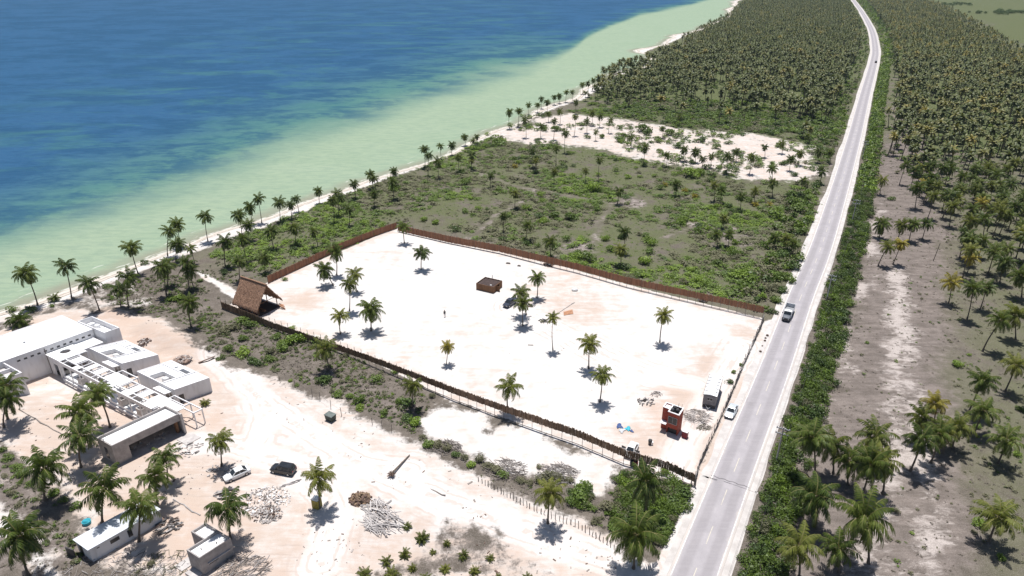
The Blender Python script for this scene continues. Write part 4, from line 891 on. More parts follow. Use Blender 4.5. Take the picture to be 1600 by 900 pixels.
pts = np.vstack([S1, S2, S3, S4, S5]); rad = RNG.uniform(.2, .75, len(pts)); mi = RNG.choice(4, len(pts), p=[.3, .08, .07, .55])
mass('scrub', pts, rad, mi, SM, 'dry grey-green undergrowth between the shore, the site and the near fence', 'scrub', SMALL)
B1_ = fill(UP([(1400, 150), (1440, 200), (1476, 400), (1484, 620), (1500, 760), (1530, 910), (1750, 910), (1800, 600), (1700, 300)]), 12000, .42, 12, 17); B2_ = fill(DIRT, 5000, .55, 8, 19)
pts = np.vstack([B1_, B2_]); rad = RNG.uniform(.2, .7, len(pts)); mi = RNG.choice(4, len(pts), p=[.22, .05, .05, .68])
mass('scrub', pts, rad, mi, SM, 'sparse dry weeds on the bare ground among palms right of the road', 'scrub', SMALL)
TK = UP([(958, 742), (1000, 748), (1060, 760), (1084, 768), (1070, 800), (1048, 832), (1030, 858), (1005, 840), (960, 826), (952, 800), (965, 770)]); TQ = fill(TK, 420, .22, 5, 71); TK2 = UP([(880, 770), (915, 755), (930, 780), (915, 798), (885, 792)]); TQ2 = fill(TK2, 80, .2, 5, 73); TQ = np.vstack([TQ, TQ2])
mass('scrub_thicket', TQ, RNG.uniform(.8, 1.7, len(TQ)), RNG.choice(4, len(TQ), p=[.45, .13, .32, .10]), SM, 'tangled dark green thicket filling the near corner between fence and road', 'thicket', MEDB, (.9, 1.3))
TINY = [bush_np(480 + i, 16, .55) for i in range(8)]
def tufts(polys, n, thr, sc, seed):
    out = [fill(P, n_, thr, sc, seed + i) for i, (P, n_) in enumerate(zip(polys, n))]
    return np.vstack(out)
T1 = tufts([DIRT, UP([(1440, 195), (1476, 400), (1484, 620), (1500, 760), (1530, 910), (1800, 910), (1800, 600), (1700, 300)]), UP([(345, 485), (470, 520), (560, 556), (690, 630), (660, 690), (560, 640), (450, 592), (340, 556), (270, 505)]), UP([(150, 470), (240, 425), (300, 430), (350, 470), (330, 530), (262, 505)]), LEFTC, UP([(660, 690), (750, 735), (870, 760), (960, 800), (1000, 850), (960, 845), (850, 790), (745, 745)])], [17000, 16000, 7000, 3000, 2600, 2500], .36, 6, 60)
mass('dry_grass', T1, RNG.uniform(.12, .42, len(T1)), RNG.choice(3, len(T1), p=[.70, .20, .10]), [M['straw'], M['bush_grey'], M['bush']], 'dry straw-coloured grass tufts and twigs on the bare ground', 'dry grass', TINY, (.35, .8))
# hedge along the right verge
pts = []; rad = []; mi = []
s = 100.0
while s < arc[-1] - 5:
    near_ = s < 700
    for k in range(5 if near_ else 3):
        wmax = 11.0 if near_ else 20
        off = random.uniform(4.9, wmax); x, y, a = on_road(s + random.uniform(-1, 1), off)
        if y < 30: continue
        pts.append((x, y)); rad.append(random.uniform(.9, 2.1) * (1 if near_ else 1.5) * min(1, .55 + (off - 4.9) * .3)); mi.append(random.choices((0, 1, 2, 3), (.5, .16, .28, .06))[0])
    s += 1.25 if near_ else 4.5
near_pts = [i for i, p in enumerate(pts) if math.hypot(*p) < 260]
fp = [i for i in range(len(pts)) if math.hypot(*pts[i]) >= 260]
pick = lambda L, I: [L[i] for i in I]
mass('roadside_hedge', pick(pts, near_pts), pick(rad, near_pts), pick(mi, near_pts), SM, 'unbroken green hedge of shrubs along the right verge of the road', 'hedge', MEDB, (.9, 1.25))
mass('roadside_hedge', pick(pts, fp), pick(rad, fp), pick(mi, fp), SM, 'distant green shrubs along the right verge of the far road', 'hedge', SMALL, (.9, 1.2))
pts = []; rad = []; mi = []; s = 235.0
while s < arc[-1] - 5:
    for k in range(3):
        off = -random.uniform(6.2, 15); x, y, a = on_road(s + random.uniform(-2, 2), off)
        if sd_poly(np.array([x]), np.array([y]), LAGOON)[0] > -1 or sd_poly(np.array([x]), np.array([y]), PLOT)[0] > -2: continue
        pts.append((x, y)); rad.append(random.uniform(.9, 2.2)); mi.append(random.choices((0, 1, 2, 3), (.5, .15, .2, .15))[0])
    s += 2.6 if s < 600 else 6
mass('roadside_scrub', pts, rad, mi, SM, 'green scrub filling the left verge of the far road', 'scrub', SMALL, (.8, 1.2))
# undergrowth of the plantations and a few dark thickets on the far marsh
sub = Q[rest]; sub = np.vstack([sub[np.hypot(sub[:, 0], sub[:, 1]) < 520]] * 2 + [sub[np.hypot(sub[:, 0], sub[:, 1]) < 1000]])
sub = sub + RNG.normal(0, 2.6, sub.shape)
mass('undergrowth', sub, RNG.uniform(.7, 2.0, len(sub)), RNG.choice(4, len(sub), p=[.35, .05, .40, .20]), SM, 'green undergrowth between the trunks of the palm plantations', 'undergrowth', SMALL)
for i, (x, y, n) in enumerate([(1582, 20, 9), (1545, 21, 4), (1490, 8, 6)]):
    X, Y = U(x, y); pp = [(X + random.gauss(0, 14), Y + random.gauss(0, 14)) for _ in range(n * 3)]
    mass('thicket', pp, [random.uniform(3, 6) for _ in pp], [2] * len(pp), SM, 'dark tree thicket on the flat green marsh, %s of three from the left' % ORD[[2, 1, 0][i]], 'thicket', MEDB, (.9, 1.3))
# ================================================================== buildings
UA, VA = R(-31), R(50)
uu = np.array([math.cos(UA), math.sin(UA)]); vv = np.array([math.cos(VA), math.sin(VA)])
class Fr:
    """plan frame of one building: a runs down-right, b runs up-right in the photo; children use metres from the root"""
    def __init__(s, px, py, u=uu, v=vv, xy=None):
        s.o = np.array(xy if xy is not None else U(px, py)); s.u, s.v = np.array(u), np.array(v)
    def p(s, a, b): q = a * s.u + b * s.v; return (q[0], q[1])
    def root(s, name, label, cat, group=None): s.z = gz(*s.o); s.e = empty(name, (s.o[0], s.o[1], 0), label, cat, group); return s.e
    def blk(s, m, a0, a1, b0, b1, z0, z1, mi=0): m.prism([s.p(a0, b0), s.p(a1, b0), s.p(a1, b1), s.p(a0, b1)], z0, z1, mi)
    def part(s, name, mat, items, parent=None):
        m = MB()
        for it in items: s.blk(m, *it)
        return m.build(name, mat, parent if parent is not None else s.e)
def parapet(a0, a1, b0, b1, z0, z1, t=.22):
    return [(a0, a1, b0, b0 + t, z0, z1), (a0, a1, b1 - t, b1, z0, z1), (a0, a0 + t, b0 + t, b1 - t, z0, z1), (a1 - t, a1, b0 + t, b1 - t, z0, z1)]
def room(f, L0, L1, W0, W1, h, wall, roof, par=.35, t=.22, roofm=None):
    """four walls up to the parapet and a roof slab let in below its top"""
    f.part('wall', wall, parapet(L0, L1, W0, W1, -.6, h, t))
    f.part('roof', roof, [(L0 + t, L1 - t, W0 + t, W1 - t, h - par - .2, h - par)])
# --- twin white blocks
def villa(S3, E3, W3, h, label):
    S3, E3, W3 = (np.array(U(*q, h)) for q in (S3, E3, W3)); W = np.hypot(*(E3 - S3)); L = np.hypot(*(W3 - S3))
    f = Fr(0, 0, (S3 - W3) / L, (E3 - S3) / W, S3); f.root('white_block', label, 'building', 'twin white blocks of the villa')
    a0, a1, b0, b1 = -L + .27 * L, -L + .62 * L, .05 * W, .46 * W
    t = .22
    f.part('wall', M['white_wall'], parapet(-L, 0, 0, W, -.6, h, t))
    zr = h - .12
    f.part('roof', M['white_roof'], [(-L + t, a0, t, W - t, h - 1.3, zr), (a1, -t, t, W - t, h - 1.3, zr), (a0, a1, b1, .76 * W, h - 1.3, zr), (a0, a1, t, b0, h - 1.3, zr), (a0, a1, .9 * W, W - t, h - 1.3, zr), (a0 + .5, a0 + 1.6, .76 * W, .9 * W, h - 1.3, zr + .003)])
    f.part('roof_terrace', M['concrete_lt'], [(a0, a1, b0, b1, h - 1.42, h - 1.05), (a0, a1, .76 * W, .9 * W, h - 2.6, h - 2.3)])
    f.part('water_tank', M['white_paint'], [(a0 + 1.9, a0 + 2.9, b0 + 1.2, b0 + 2.0, h - 1.05, h - .35)])
    f.part('rooftop_kerb', M['white_wall'], [(a1 + .5, a1 + .62, t, W - t, zr, zr + .2), (-L + t, a1 + .5, .70 * W, .70 * W + .12, zr + .002, zr + .2), (-L + .9, -L + 1.0, t, W - t, zr, zr + .15)])
    f.part('window', M['dark_void'], [(-3.4, -2.2, -.012, .1, .2, 2.2)])
    f.part('window', M['dark_void'], [(-2.0, -1.1, -.012, .1, .2, 2.2)])
    f.part('doorway', M['dark_void'], [(-.1, .012, .45, 1.35, .0, 1.75)])
    f.part('canopy', M['white_roof'], [(-4.6, -.9, -1.3, -.015, 2.35, 2.5)])
    return f
villa((272, 609), (327, 590), (213.5, 580), 3.2, 'white flat-roofed block nearest the pergola end, with sunken roof terrace')
villa((190.3, 568), (247, 554), (139.4, 544), 3.2, 'white flat-roofed block behind its twin, beside the long hall')
# --- long hall
HH = 4.8; f = Fr(0, 0, xy=U(11, 562, HH)); f.root('long_hall', 'long white two-storey hall with a row of slit windows under its flat roof', 'building')
f.part('wall', M['white_wall'], parapet(-11.9, 0, -26, 15.5, -2.2, HH, .22)); f.part('roof', M['white_roof'], [(-11.68, -.22, -25.78, 15.28, HH - .4, HH - .12)])
for i in range(12):
    b_ = 1.4 + i * 1.17
    f.part('slit_window', M['dark_void'], [(-.1, .012, b_, b_ + .56, HH - 1.25, HH - .88)])
    f.part('sill', M['white_wall'], [(.001, .07, b_ - .05, b_ + .61, HH - 1.31, HH - 1.252)])
f.part('drain_pipe', M['post'], [(.0, .10, 6.2, 6.32, -1.4, HH - .5)]); f.part('roof_vent', M['grey_metal'], [(-5, -4.7, 5.0, 5.3, HH - .12, HH + .2)])
# tower room at the hall's end
Wt = np.array(U(120, 502, 5.05)); St = np.array(U(162.5, 520, 5.05)); Nt = np.array(U(141, 495, 5.05)); Lt, Bt = np.hypot(*(St - Wt)), np.hypot(*(Nt - Wt)) + .3
f = Fr(0, 0, (St - Wt) / Lt, (Nt - Wt) / np.hypot(*(Nt - Wt)), Wt + (Nt - Wt) * .02)
f.root('roof_tank_room', 'white walled tank room with open top at the end of the long hall', 'building')
t = .2
f.part('wall', M['white_wall'], parapet(0, Lt, 0, Bt, -1.6, 5.05, t)); f.part('floor', M['white_roof'], [(t, Lt - t, t, Bt - t, 3.3, 3.9)])
for a_, b_, s_ in ((2.2, .8, 1.1), (3.6, 1.2, .9), (5.2, .7, .6)): f.part('tank', M['white_paint'], [(a_, a_ + s_, b_, b_ + s_ * .9, 3.9, 3.9 + s_ * .8)])
# low link roof
c0 = np.array(U(93, 564, 3.1)); f = Fr(0, 0, xy=c0 + uu * -1.0 + vv * 5.05); f.root('link_roof', 'low white link roof between the long hall and the tank room', 'building')
room(f, -4.2, 0, 0, 3.7, 3.1, M['white_wall'], M['white_roof'], .12)
# left wing
f = Fr(46, 612); f.root('villa_wing', 'white walled villa wing with open roof yard at the left photo edge', 'building')
f.part('wall', M['white_wall'], parapet(-7.5, 0, -14, 0, -1.6, 4.4)); f.part('roof', M['concrete_lt'], [(-7.28, -.22, -13.78, -.22, 3.1, 3.4)])
f.part('roof_partition', M['white_wall'], [(-7.2, -.3, -3.5, -3.3, 3.4, 4.2), (-4.2, -4.0, -3.29, -.3, 3.4, 4.1)]); f.part('roof_unit', M['white_paint'], [(-2.2, -1.2, -2.2, -1.3, 3.4, 4.0)])
f.part('roof_unit', M['grey_metal'], [(-6.2, -5.5, -2.2, -1.5, 3.4, 3.9)])
# corridor house with round skylight
c0 = np.array(U(93, 564, 3.2)); f = Fr(0, 0, xy=c0); f.root('skylight_house', 'flat-roofed white entrance house with a round skylight hole', 'building')
Lk, Wk = 4.8, 4.9
f.part('wall', M['white_wall'], [(-Lk, -3.4, 0, .2, -1.8, 3.0), (-1.6, -.9, 0, .2, -1.8, 3.0), (-.3, 0, 0, .2, -1.8, 3.0), (-3.4, -1.6, 0, .2, 1.6, 3.0), (-.9, -.3, 0, .2, 1.6, 3.0), (-Lk, -Lk + .2, -.0 + .2, Wk, -1.8, 3.0), (-Lk + .2, 0, Wk - -.0 + .2, Wk, -1.8, 3.0)])
m = MB(); cx, cy, rr = -3.1, 2.6, .92; N = 32
cir = [(cx + rr * math.cos(2 * math.pi * k / N), cy + rr * math.sin(2 * math.pi * k / N)) for k in range(N)]
def sqp(k):
    t_ = 2 * math.pi * k / N; dx, dy = math.cos(t_), math.sin(t_); x0, x1, y0, y1 = -Lk - .1 - cx, .1 - cx, -.15 - cy, Wk - cy
    s_ = min((x1 if dx > 0 else x0) / dx if abs(dx) > 1e-6 else 1e9, (y1 if dy > 0 else y0) / dy if abs(dy) > 1e-6 else 1e9); return (cx + dx * s_, cy + dy * s_)
ks = [sqp(k) for k in range(N)]
for cxn in ((-Lk - .1, -.15), (.1, -.15), (.1, Wk), (-Lk - .1, Wk)):
    j_ = min(range(N), key=lambda k: math.hypot(ks[k][0] - cxn[0], ks[k][1] - cxn[1])); ks[j_] = cxn
vs = []
for z_ in (3.0, 3.22):
    for q in cir: vs.append((*f.p(*q), z_))
    for q in ks: vs.append((*f.p(*q), z_))
fs = []
for k in range(N):
    n_ = (k + 1) % N
    fs += [(2 * N + k, 3 * N + k, 3 * N + n_, 2 * N + n_), (k, n_, N + n_, N + k), (k, 2 * N + k, 2 * N + n_, n_), (N + k, N + n_, 3 * N + n_, 3 * N + k)]
m.add(vs, fs); m.build('roof', M['white_roof'], f.e)
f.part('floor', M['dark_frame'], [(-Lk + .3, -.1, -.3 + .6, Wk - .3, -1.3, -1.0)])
# --- pergola walk
c0 = np.array(U(93, 564, 3.1)) + uu * .14; f = Fr(0, 0, xy=c0); f.root('pergola', 'long white concrete pergola walk with open beams and roof panels', 'pergola')
LP = 30.0; WP = [-.25, .9, 3.2]
for w_, zz in zip(WP, (2.35, 2.84, 2.6)): f.part('rail', M['white_wall'], [(0, LP, w_, w_ + .2, zz, 3.12)])
panels = [(1.2, 3.4, 1.11, 3.19), (6.4, 7.8, 1.11, 3.19), (9.2, 10.9, 1.11, 3.19), (23.6, 25.3, 1.11, 3.19), (4.4, 5.9, -.04, .89), (20.4, 22.6, -.04, .89), (12.7, 18.1, 1.11, 3.19), (20.6, 22.4, 1.11, 3.19), (26.6, 29.9, 1.11, 3.19), (15.2, 17.4, -.04, .89), (27.2, 29.9, -.04, .89)]
for (a0, a1, b0, b1) in panels: f.part('roof_panel', M['white_roof'], [(a0, a1, b0, b1, 2.96, 3.09)])
for k in range(19):
    a_ = .5 + k * 1.62
    if not any(p[0] - .2 < a_ < p[1] + .05 and p[2] > 1 for p in panels): f.part('beam', M['white_wall'], [(a_, a_ + .17, 1.105, 3.195, 2.88, 3.07)])
    a_ += .5
    if k % 2 == 0 and not any(p[0] - .2 < a_ < p[1] + .05 and p[2] < 1 for p in panels): f.part('beam', M['white_wall'], [(a_, a_ + .17, -.045, .895, 2.88, 3.07)])
for k in range(10):
    for w_ in (WP[0], WP[2]): f.part('post', M['white_wall'], [(k * 3.25, k * 3.25 + .18, w_ + .01, w_ + .19, -1.6, 2.34)])
for (a0, b0, b1) in ((5.2, -.2, 1.0), (10.2, -.2, 1.0), (18.6, -.2, 1.0), (24.4, -.2, 1.0), (4.4, 1.4, 3.0), (8.8, 1.4, 3.0), (19.2, 1.4, 3.0), (23.6, 1.4, 3.0)):
    f.part('planter_wall', M['concrete_lt'], parapet(a0, a0 + 1.5, b0, b1, -.19, 1.2, .14))
for a0 in (7.2, 12.0, 22.2, 25.4): f.part('brace', M['white_wall'], [(a0, a0 + .07, -.03, .88, 1.7, 1.78)])
f.part('floor_slab', M['white_roof'], [(.3, LP - .3, -.2, 3.6, -1.5, -.2)])
f.part('front_kerb', M['white_wall'], [(0, LP, -.5, -.3, -1.5, -.75)])
for (a0, a1) in ((12.9, 17.9), (29.0, 33.6)):
    f.part('side_frame', M['white_wall'], parapet(a0, a1, 3.41, 4.6, 2.86, 3.1, .18))
    for aa in (a0, a1 - .18): f.part('post', M['white_wall'], [(aa + .01, aa + .17, 4.43, 4.59, -1.6, 2.86)])
# end canopy over the forecourt
f2 = Fr(0, 0, xy=c0 + uu * (LP + .03)); f2.root('forecourt_frame', 'white canopy slab and slender open frame on posts at the pergola end', 'frame')
f2.part('roof_panel', M['white_roof'], [(0, 4.2, .9, 3.2, 2.98, 3.12)])
f2.part('beam', M['white_wall'], [(3.62, 6.9, 4.4, 4.58, 2.9, 3.1)]); f2.part('beam', M['white_wall'], [(6.72, 6.9, 2.9, 4.4, 2.9, 3.1)]); f2.part('beam', M['white_wall'], [(4.2, 6.72, 2.9, 3.08, 2.9, 3.1)])
for a0, b0 in ((6.73, 4.41), (6.73, 2.91), (.05, .95), (3.98, .95)): f2.part('post', M['white_wall'], [(a0, a0 + .15, b0, b0 + .15, -.3, 2.9)])
# --- grey open-fronted building
f = Fr(184, 728); f.root('open_front_building', 'long grey concrete building with white roof and a wide open dark front', 'building')
L, W, h, t = 4.2, 11.4, 4.1, .25
f.part('wall', M['concrete'], [(-L, 0, 0, t, -.5, h), (-L, -L + t, t, W - t, -.5, h), (-L, 0, W - t, W, -.5, h), (-t, 0, t, 2.4, -.5, h), (-t, 0, 2.4, W - t, 2.75, h)])
f.part('roof', M['white_roof'], [(-L + t, -t, t, W - t, h - .75, h - .45)])
f.part('floor', M['concrete'], [(-L + t, .6, t, W - t, -.2, .08)])
f.part('side_window', M['dark_void'], [(-2.6, -1.7, -.012, .1, .7, 2.9)])
f.part('timber_post', M['wood'], [(-1.1, -.6, W - t - .75, W - t - .35, .08, 2.75)])
f.part('column', M['concrete_lt'], [(.0, .35, W - .35, W + .02, -.3, h - .002)])
m = MB(); rg = random.Random(3)
for i in range(14): m.box((*f.p(-rg.uniform(.8, 3.4), rg.uniform(1.5, 9.5)), .25), (rg.uniform(.2, .7), rg.uniform(.2, .9), rg.uniform(.2, .5)), rg.uniform(0, 3))
m.v = [(x + f.o[0], y + f.o[1], z) for x, y, z in m.v]
tag(m.build('building_material', M['rubble']), 'loose building blocks stored on the floor of the grey open-fronted building', 'building blocks', kind='stuff')
m = MB(); f.blk(m, .9, 3.6, W - 2.2, W + .4, .02, .10); m.v = [(x + f.o[0], y + f.o[1], z) for x, y, z in m.v]
tag(m.build('paved_slab', M['concrete_lt']), 'pale square slab on the sand at the corner of the grey building', 'slab')
# --- white shed
f = Fr(146, 878); f.root('long_shed', 'long white prefabricated shed with pale metal roof among bushy palms', 'shed')
L, W, h = 3.4, 9.6, 2.35
f.part('wall', M['white_wall'], [(-L, 0, 0, W, -.3, h)]); f.part('roof', M['zinc'], [(-L - .15, .18, -.2, W + .15, h, h + .1)])
f.part('window', M['dark_void'], [(-.1, .012, 2.6, 3.8, 1.2, 1.85)]); f.part('window', M['dark_void'], [(-.1, .012, 4.9, 5.5, .6, 1.9)]); f.part('vent', M['dark_void'], [(-.1, .012, .9, 1.25, 1.75, 1.9)])
f.part('doorway', M['dark_frame'], [(-2.9, -2.0, -.012, .1, -.05, 2.0)])
m = MB(); m.box((*f.p(-3.3, -1.0), .8), (1.5, .12, 1.5), UA + .2); m.v = [(x + f.o[0], y + f.o[1], z) for x, y, z in m.v]
tag(m.build('screen_panel', M['dark_metal']), 'dark upright panel leaning at the end of the long white shed', 'panel')
# --- small grey house
f = Fr(319, 899); f.root('concrete_house', 'small two-step grey concrete house with parapet roof at the bottom edge', 'building')
h = 3.25
room(f, -2.7, 0, 0, 4.5, h, M['concrete'], M['white_roof'], .4, .18)
f3 = f
f.part('annex_wall', M['concrete'], [(-5.4, -5.22, 2.4, 4.5, -.5, h), (-5.22, -2.72, 4.32, 4.5, -.5, h), (-5.22, -2.72, 2.4, 2.58, -.5, h)]); f.part('annex_roof', M['white_roof'], [(-5.22, -2.72, 2.58, 4.32, h - .6, h - .4)])
f.part('strip_window', M['dark_void'], [(-.1, .012, 1.0, 2.3, 1.15, 1.45)]); f.part('window_ledge', M['concrete_lt'], [(.003, .2, .8, 4.0, 1.5, 1.6)])
f.part('roof_pipe', M['post'], [(-1.6, -1.5, 1.2, 1.3, h - .4, h - .05)]); f.part('roof_pipe', M['post'], [(-1.0, -.9, 3.0, 3.1, h - .4, h - .05)])
f.part('step', M['concrete_lt'], [(-2.2, -.2, -1.2, -.015, -.2, .25)])
m = MB(); f.blk(m, -4.6, -2.9, -1.2, 1.6, .02, .14); m.v = [(x + f.o[0], y + f.o[1], z) for x, y, z in m.v]
tag(m.build('paved_slab', M['concrete_lt']), 'pale concrete apron on the left of the small grey house', 'slab')
# --- house remains behind the shed
f = Fr(253, 812); f.root('low_wall_ruin', 'low unfinished grey block wall behind the bushy palms', 'wall')
f.part('wall', M['concrete_lt'], [(-.2, 0, -2.6, 0, -.2, 1.1), (-2.6, -.2, -.2, 0, -.2, 1.0)])
# --- red gatehouse on the lot
ur, vr = np.array([math.cos(R(-34)), math.sin(R(-34))]), np.array([math.cos(R(58)), math.sin(R(58))])
f = Fr(0, 0, ur, vr, U(1039.8, 676)); f.root('red_gatehouse', 'narrow red two-storey gatehouse with white roof terrace on the sand lot', 'building')
f.part('wall', M['red'], parapet(0, 2.0, 0, 2.4, 1.35, 4.5, .15) + parapet(-1.25, -.003, .9, 2.5, 0, 4.4, .15) + [(0, .16, .3, 2.4, -.2, 1.35), (.16, 2.0, 2.2, 2.4, -.2, 1.35), (1.84, 2.0, .3, 2.2, -.2, 1.35)])
f.part('upper_floor', M['concrete_lt'], [(.15, 1.85, .15, 2.25, 1.35, 1.5)])
f.part('roof', M['white_roof'], [(-1.1, -.155, 1.05, 2.35, 3.9, 4.2)]); f.part('tank_deck', M['dark_frame'], [(.15, 1.85, .15, 2.25, 3.9, 4.1)])
f.part('coping', M['white_wall'], [(-.04, 2.04, -.04, .2, 4.5, 4.6), (-.04, .2, .2, 2.44, 4.5, 4.6), (1.8, 2.04, .2, 2.44, 4.5, 4.6), (0.2, 1.8, 2.2, 2.44, 4.5, 4.6), (-1.29, -.05, .86, 1.05, 4.4, 4.5), (-1.29, -1.1, 1.05, 2.54, 4.4, 4.5), (-1.1, -.05, 2.35, 2.54, 4.4, 4.5)])
w_ = f.part('window', M['dark_void'], [(.2, 1.75, -.02, .1, 2.35, 3.65)])
f.part('window_frame', M['grey_metal'], [(.95, 1.0, -.04, -.021, 2.35, 3.65), (.15, 1.8, -.04, .05, 3.65, 3.73), (.15, 1.8, -.06, .05, 2.27, 2.35), (.15, .2, -.04, .05, 2.35, 3.65), (1.75, 1.8, -.04, .05, 2.35, 3.65)], w_)
f.part('inner_counter', M['dark_frame'], [(.3, 1.7, .5, 2.1, -.2, .9)])
f.part('awning', M['white_paint'], [(-1.2, -.1, -.2, .88, 1.75, 1.83)])
for k, (a_, b_) in enumerate(((.55, .7), (1.3, 1.1), (.7, 1.6))):
    m = MB(); c = f.p(a_, b_); m.tube([(*c, 4.1), (*c, 4.7), (*c, 4.95), (*c, 5.0)], [.33, .34, .22, .1], 12); m.build('roof_drum', M['dark_metal'], f.e)
m = MB()
for a_, b_ in ((.3, .3), (1.7, .3), (1.1, 2.0), (1.7, 2.0)): c = f.p(a_, b_); m.tube([(*c, 4.1), (c[0] + .05, c[1], 5.5)], .03, 5)
m.build('antenna_rod', M['dark_metal'], f.e)
f = Fr(0, 0, ur, vr, U(1064.5, 683)); f.root('red_cabinet', 'crimson waist-high cabinet with white lid right of the red gatehouse', 'cabinet')
f.part('body', M['darkred'], [(0, .95, 0, .8, 0, 1.25)]); f.part('lid', M['white_paint'], [(-.03, .98, -.03, .83, 1.25, 1.33)])
f.part('door', M['darkred'], [(.05, .9, -.03, -.003, .1, 1.18)])
# --- brown timber hut
uh, vh = np.array([math.cos(R(-27)), math.sin(R(-27))]), np.array([math.cos(R(60)), math.sin(R(60))])
f = Fr(0, 0, uh, vh, U(771, 458.5)); f.root('timber_hut', 'low brown board hut with dark sunken flat roof on the white lot', 'hut')
m = MB(); h = 1.75
for k in range(16): f.blk(m, -4.9 + k * .3063, -4.9 + k * .3063 + .29, 0, .07, 0, h - .02 * (k % 3))
for k in range(14): f.blk(m, -.07, 0, .08 + k * .30, .08 + k * .30 + .285, 0 if not 5 <= k <= 8 else 1.45, h - .02 * (k % 2))
for k in range(16): f.blk(m, -4.9 + k * .3063, -4.9 + k * .3063 + .29, 4.23, 4.3, 0, h - .02 * (k % 3))
for k in range(14): f.blk(m, -4.9, -4.83, .08 + k * .30, .08 + k * .30 + .285, 0, h - .02 * (k % 2))
m.build('wall', M['wood'], f.e)
m = MB()
for k in range(14): f.blk(m, -4.78 + k * .335, -4.78 + k * .335 + .32, .12, 4.18, h - .32, h - .27 + .01 * (k % 3))
m.build('roof', M['wood_dark'], f.e)
f.part('door_leaf', M['wood'], [(.0, .9, 1.5, 1.56, .0, 1.4)]); f.part('roof_hatch', M['white_paint'], [(-1.6, -1.2, 1.0, 1.3, h - .25, h - .2)])
f.part('chimney_pipe', M['post'], [(-3.0, -2.9, 4.4, 4.5, 0, 2.6)])
# --- thatched palapa
up_, vp_ = np.array([math.cos(R(-31)), math.sin(R(-31))]), np.array([math.cos(R(59)), math.sin(R(59))])
f = Fr(0, 0, up_, vp_, (-56.6, 138.9)); f.root('thatched_hut', 'tall open-sided thatched palm-leaf hut with steep roof in the corner of the lot', 'hut')
Lh, wh, hr, he, th = 8.6, 3.75, 7.0, 1.75, .32
def thatch(side, rg):
    m = MB(); nx, ny = 34, 20; G = {}
    for j in range(ny + 1):
        for i in range(nx + 1):
            t_ = j / ny; a_ = -Lh + Lh * i / nx
            if i in (0, nx): a_ += rg.uniform(-.12, .12)
            b_ = side * wh * t_ ** 1.0; z_ = hr + (he - hr) * t_ - .25 * math.sin(t_ * math.pi) * .5 + rg.uniform(-.05, .05)
            if j == ny: z_ -= rg.uniform(0, .35)
            G[i, j] = (*f.p(a_, b_), z_); 
    vs = [G[i, j] for j in range(ny + 1) for i in range(nx + 1)]; off = len(vs)
    vs += [(x - 0, y, z - th) for x, y, z in vs]; k = lambda i, j: j * (nx + 1) + i
    fs = []
    for j in range(ny):
        for i in range(nx): fs += [(k(i, j), k(i + 1, j), k(i + 1, j + 1), k(i, j + 1)), (off + k(i, j), off + k(i, j + 1), off + k(i + 1, j + 1), off + k(i + 1, j))]
    for i in range(nx): fs += [(k(i, ny), k(i + 1, ny), off + k(i + 1, ny), off + k(i, ny)), (k(i, 0), off + k(i, 0), off + k(i + 1, 0), k(i + 1, 0))]
    for j in range(ny): fs += [(k(0, j), k(0, j + 1), off + k(0, j + 1), off + k(0, j)), (k(nx, j), off + k(nx, j), off + k(nx, j + 1), k(nx, j + 1))]
    m.add(vs, fs)
    for q in range(420):     # loose leaf ends
        t_ = rg.random() ** .7; a_ = -Lh * rg.random(); b_ = side * wh * t_; z_ = hr + (he - hr) * t_ + .04
        p = f.p(a_, b_); q_ = f.p(a_ + rg.uniform(-.12, .12), b_ + side * .30); e = f.p(a_ + .10, b_)
        m.add([(*p, z_), (*e, z_), (*q_, z_ - .42)], [(0, 1, 2)])
    return m.build('thatch', M['thatch'], f.e)
rg = random.Random(11); thatch(-1, rg); thatch(1, rg)
m = MB(); m.tube([(*f.p(-Lh - .1, 0), hr + .02), (*f.p(-Lh / 2, 0), hr + .06), (*f.p(.1, 0), hr + .02)], .22, 7); m.build('ridge', M['thatch'], f.e)
for a_ in (-Lh + .8, -Lh / 2, -.8):
    for b_ in (-2.7, 2.7):
        m = MB(); m.tube([(*f.p(a_, b_), -.2), (*f.p(a_, b_), 2.9)], .11, 7); m.build('post', M['wood'], f.e)
m = MB()
for a_ in (-Lh + .5, -Lh / 2, -.5):
    for s_ in (-1, 1): m.tube([(*f.p(a_, s_ * wh * .96), he - .1), (*f.p(a_, 0), hr - .45)], .07, 6)
    m.tube([(*f.p(a_, -2.7), 2.85), (*f.p(a_, 2.7), 2.85)], .07, 6)
for s_ in (-1, 1): m.tube([(*f.p(-Lh + .2, s_ * 2.7), 2.95), (*f.p(-.1, s_ * 2.7), 2.95)], .08, 6)
m.build('roof_frame', M['wood'], f.e)
f.part('deck', M['wood_dark'], [(-Lh + .6, -.2, -2.9, 2.9, -.1, .12)])
f.part('bench', M['wood'], [(-2.6, -.8, -1.2, -.6, .12, .6)])
m = MB(); rg = random.Random(2)
for i in range(9): m.box((*U(441 + rg.uniform(-2.5, 2.5), 480.5 + rg.uniform(-2.2, 2.2)), .12 + .08 * i), (rg.uniform(1.0, 2.0), .2, .06), R(-40) + rg.uniform(-.25, .25), ry=rg.uniform(-.1, .1))
tag(m.build('board_stack', M['plank_or']), 'small heap of reddish boards beside the open end of the thatched hut', 'boards', kind='stuff')
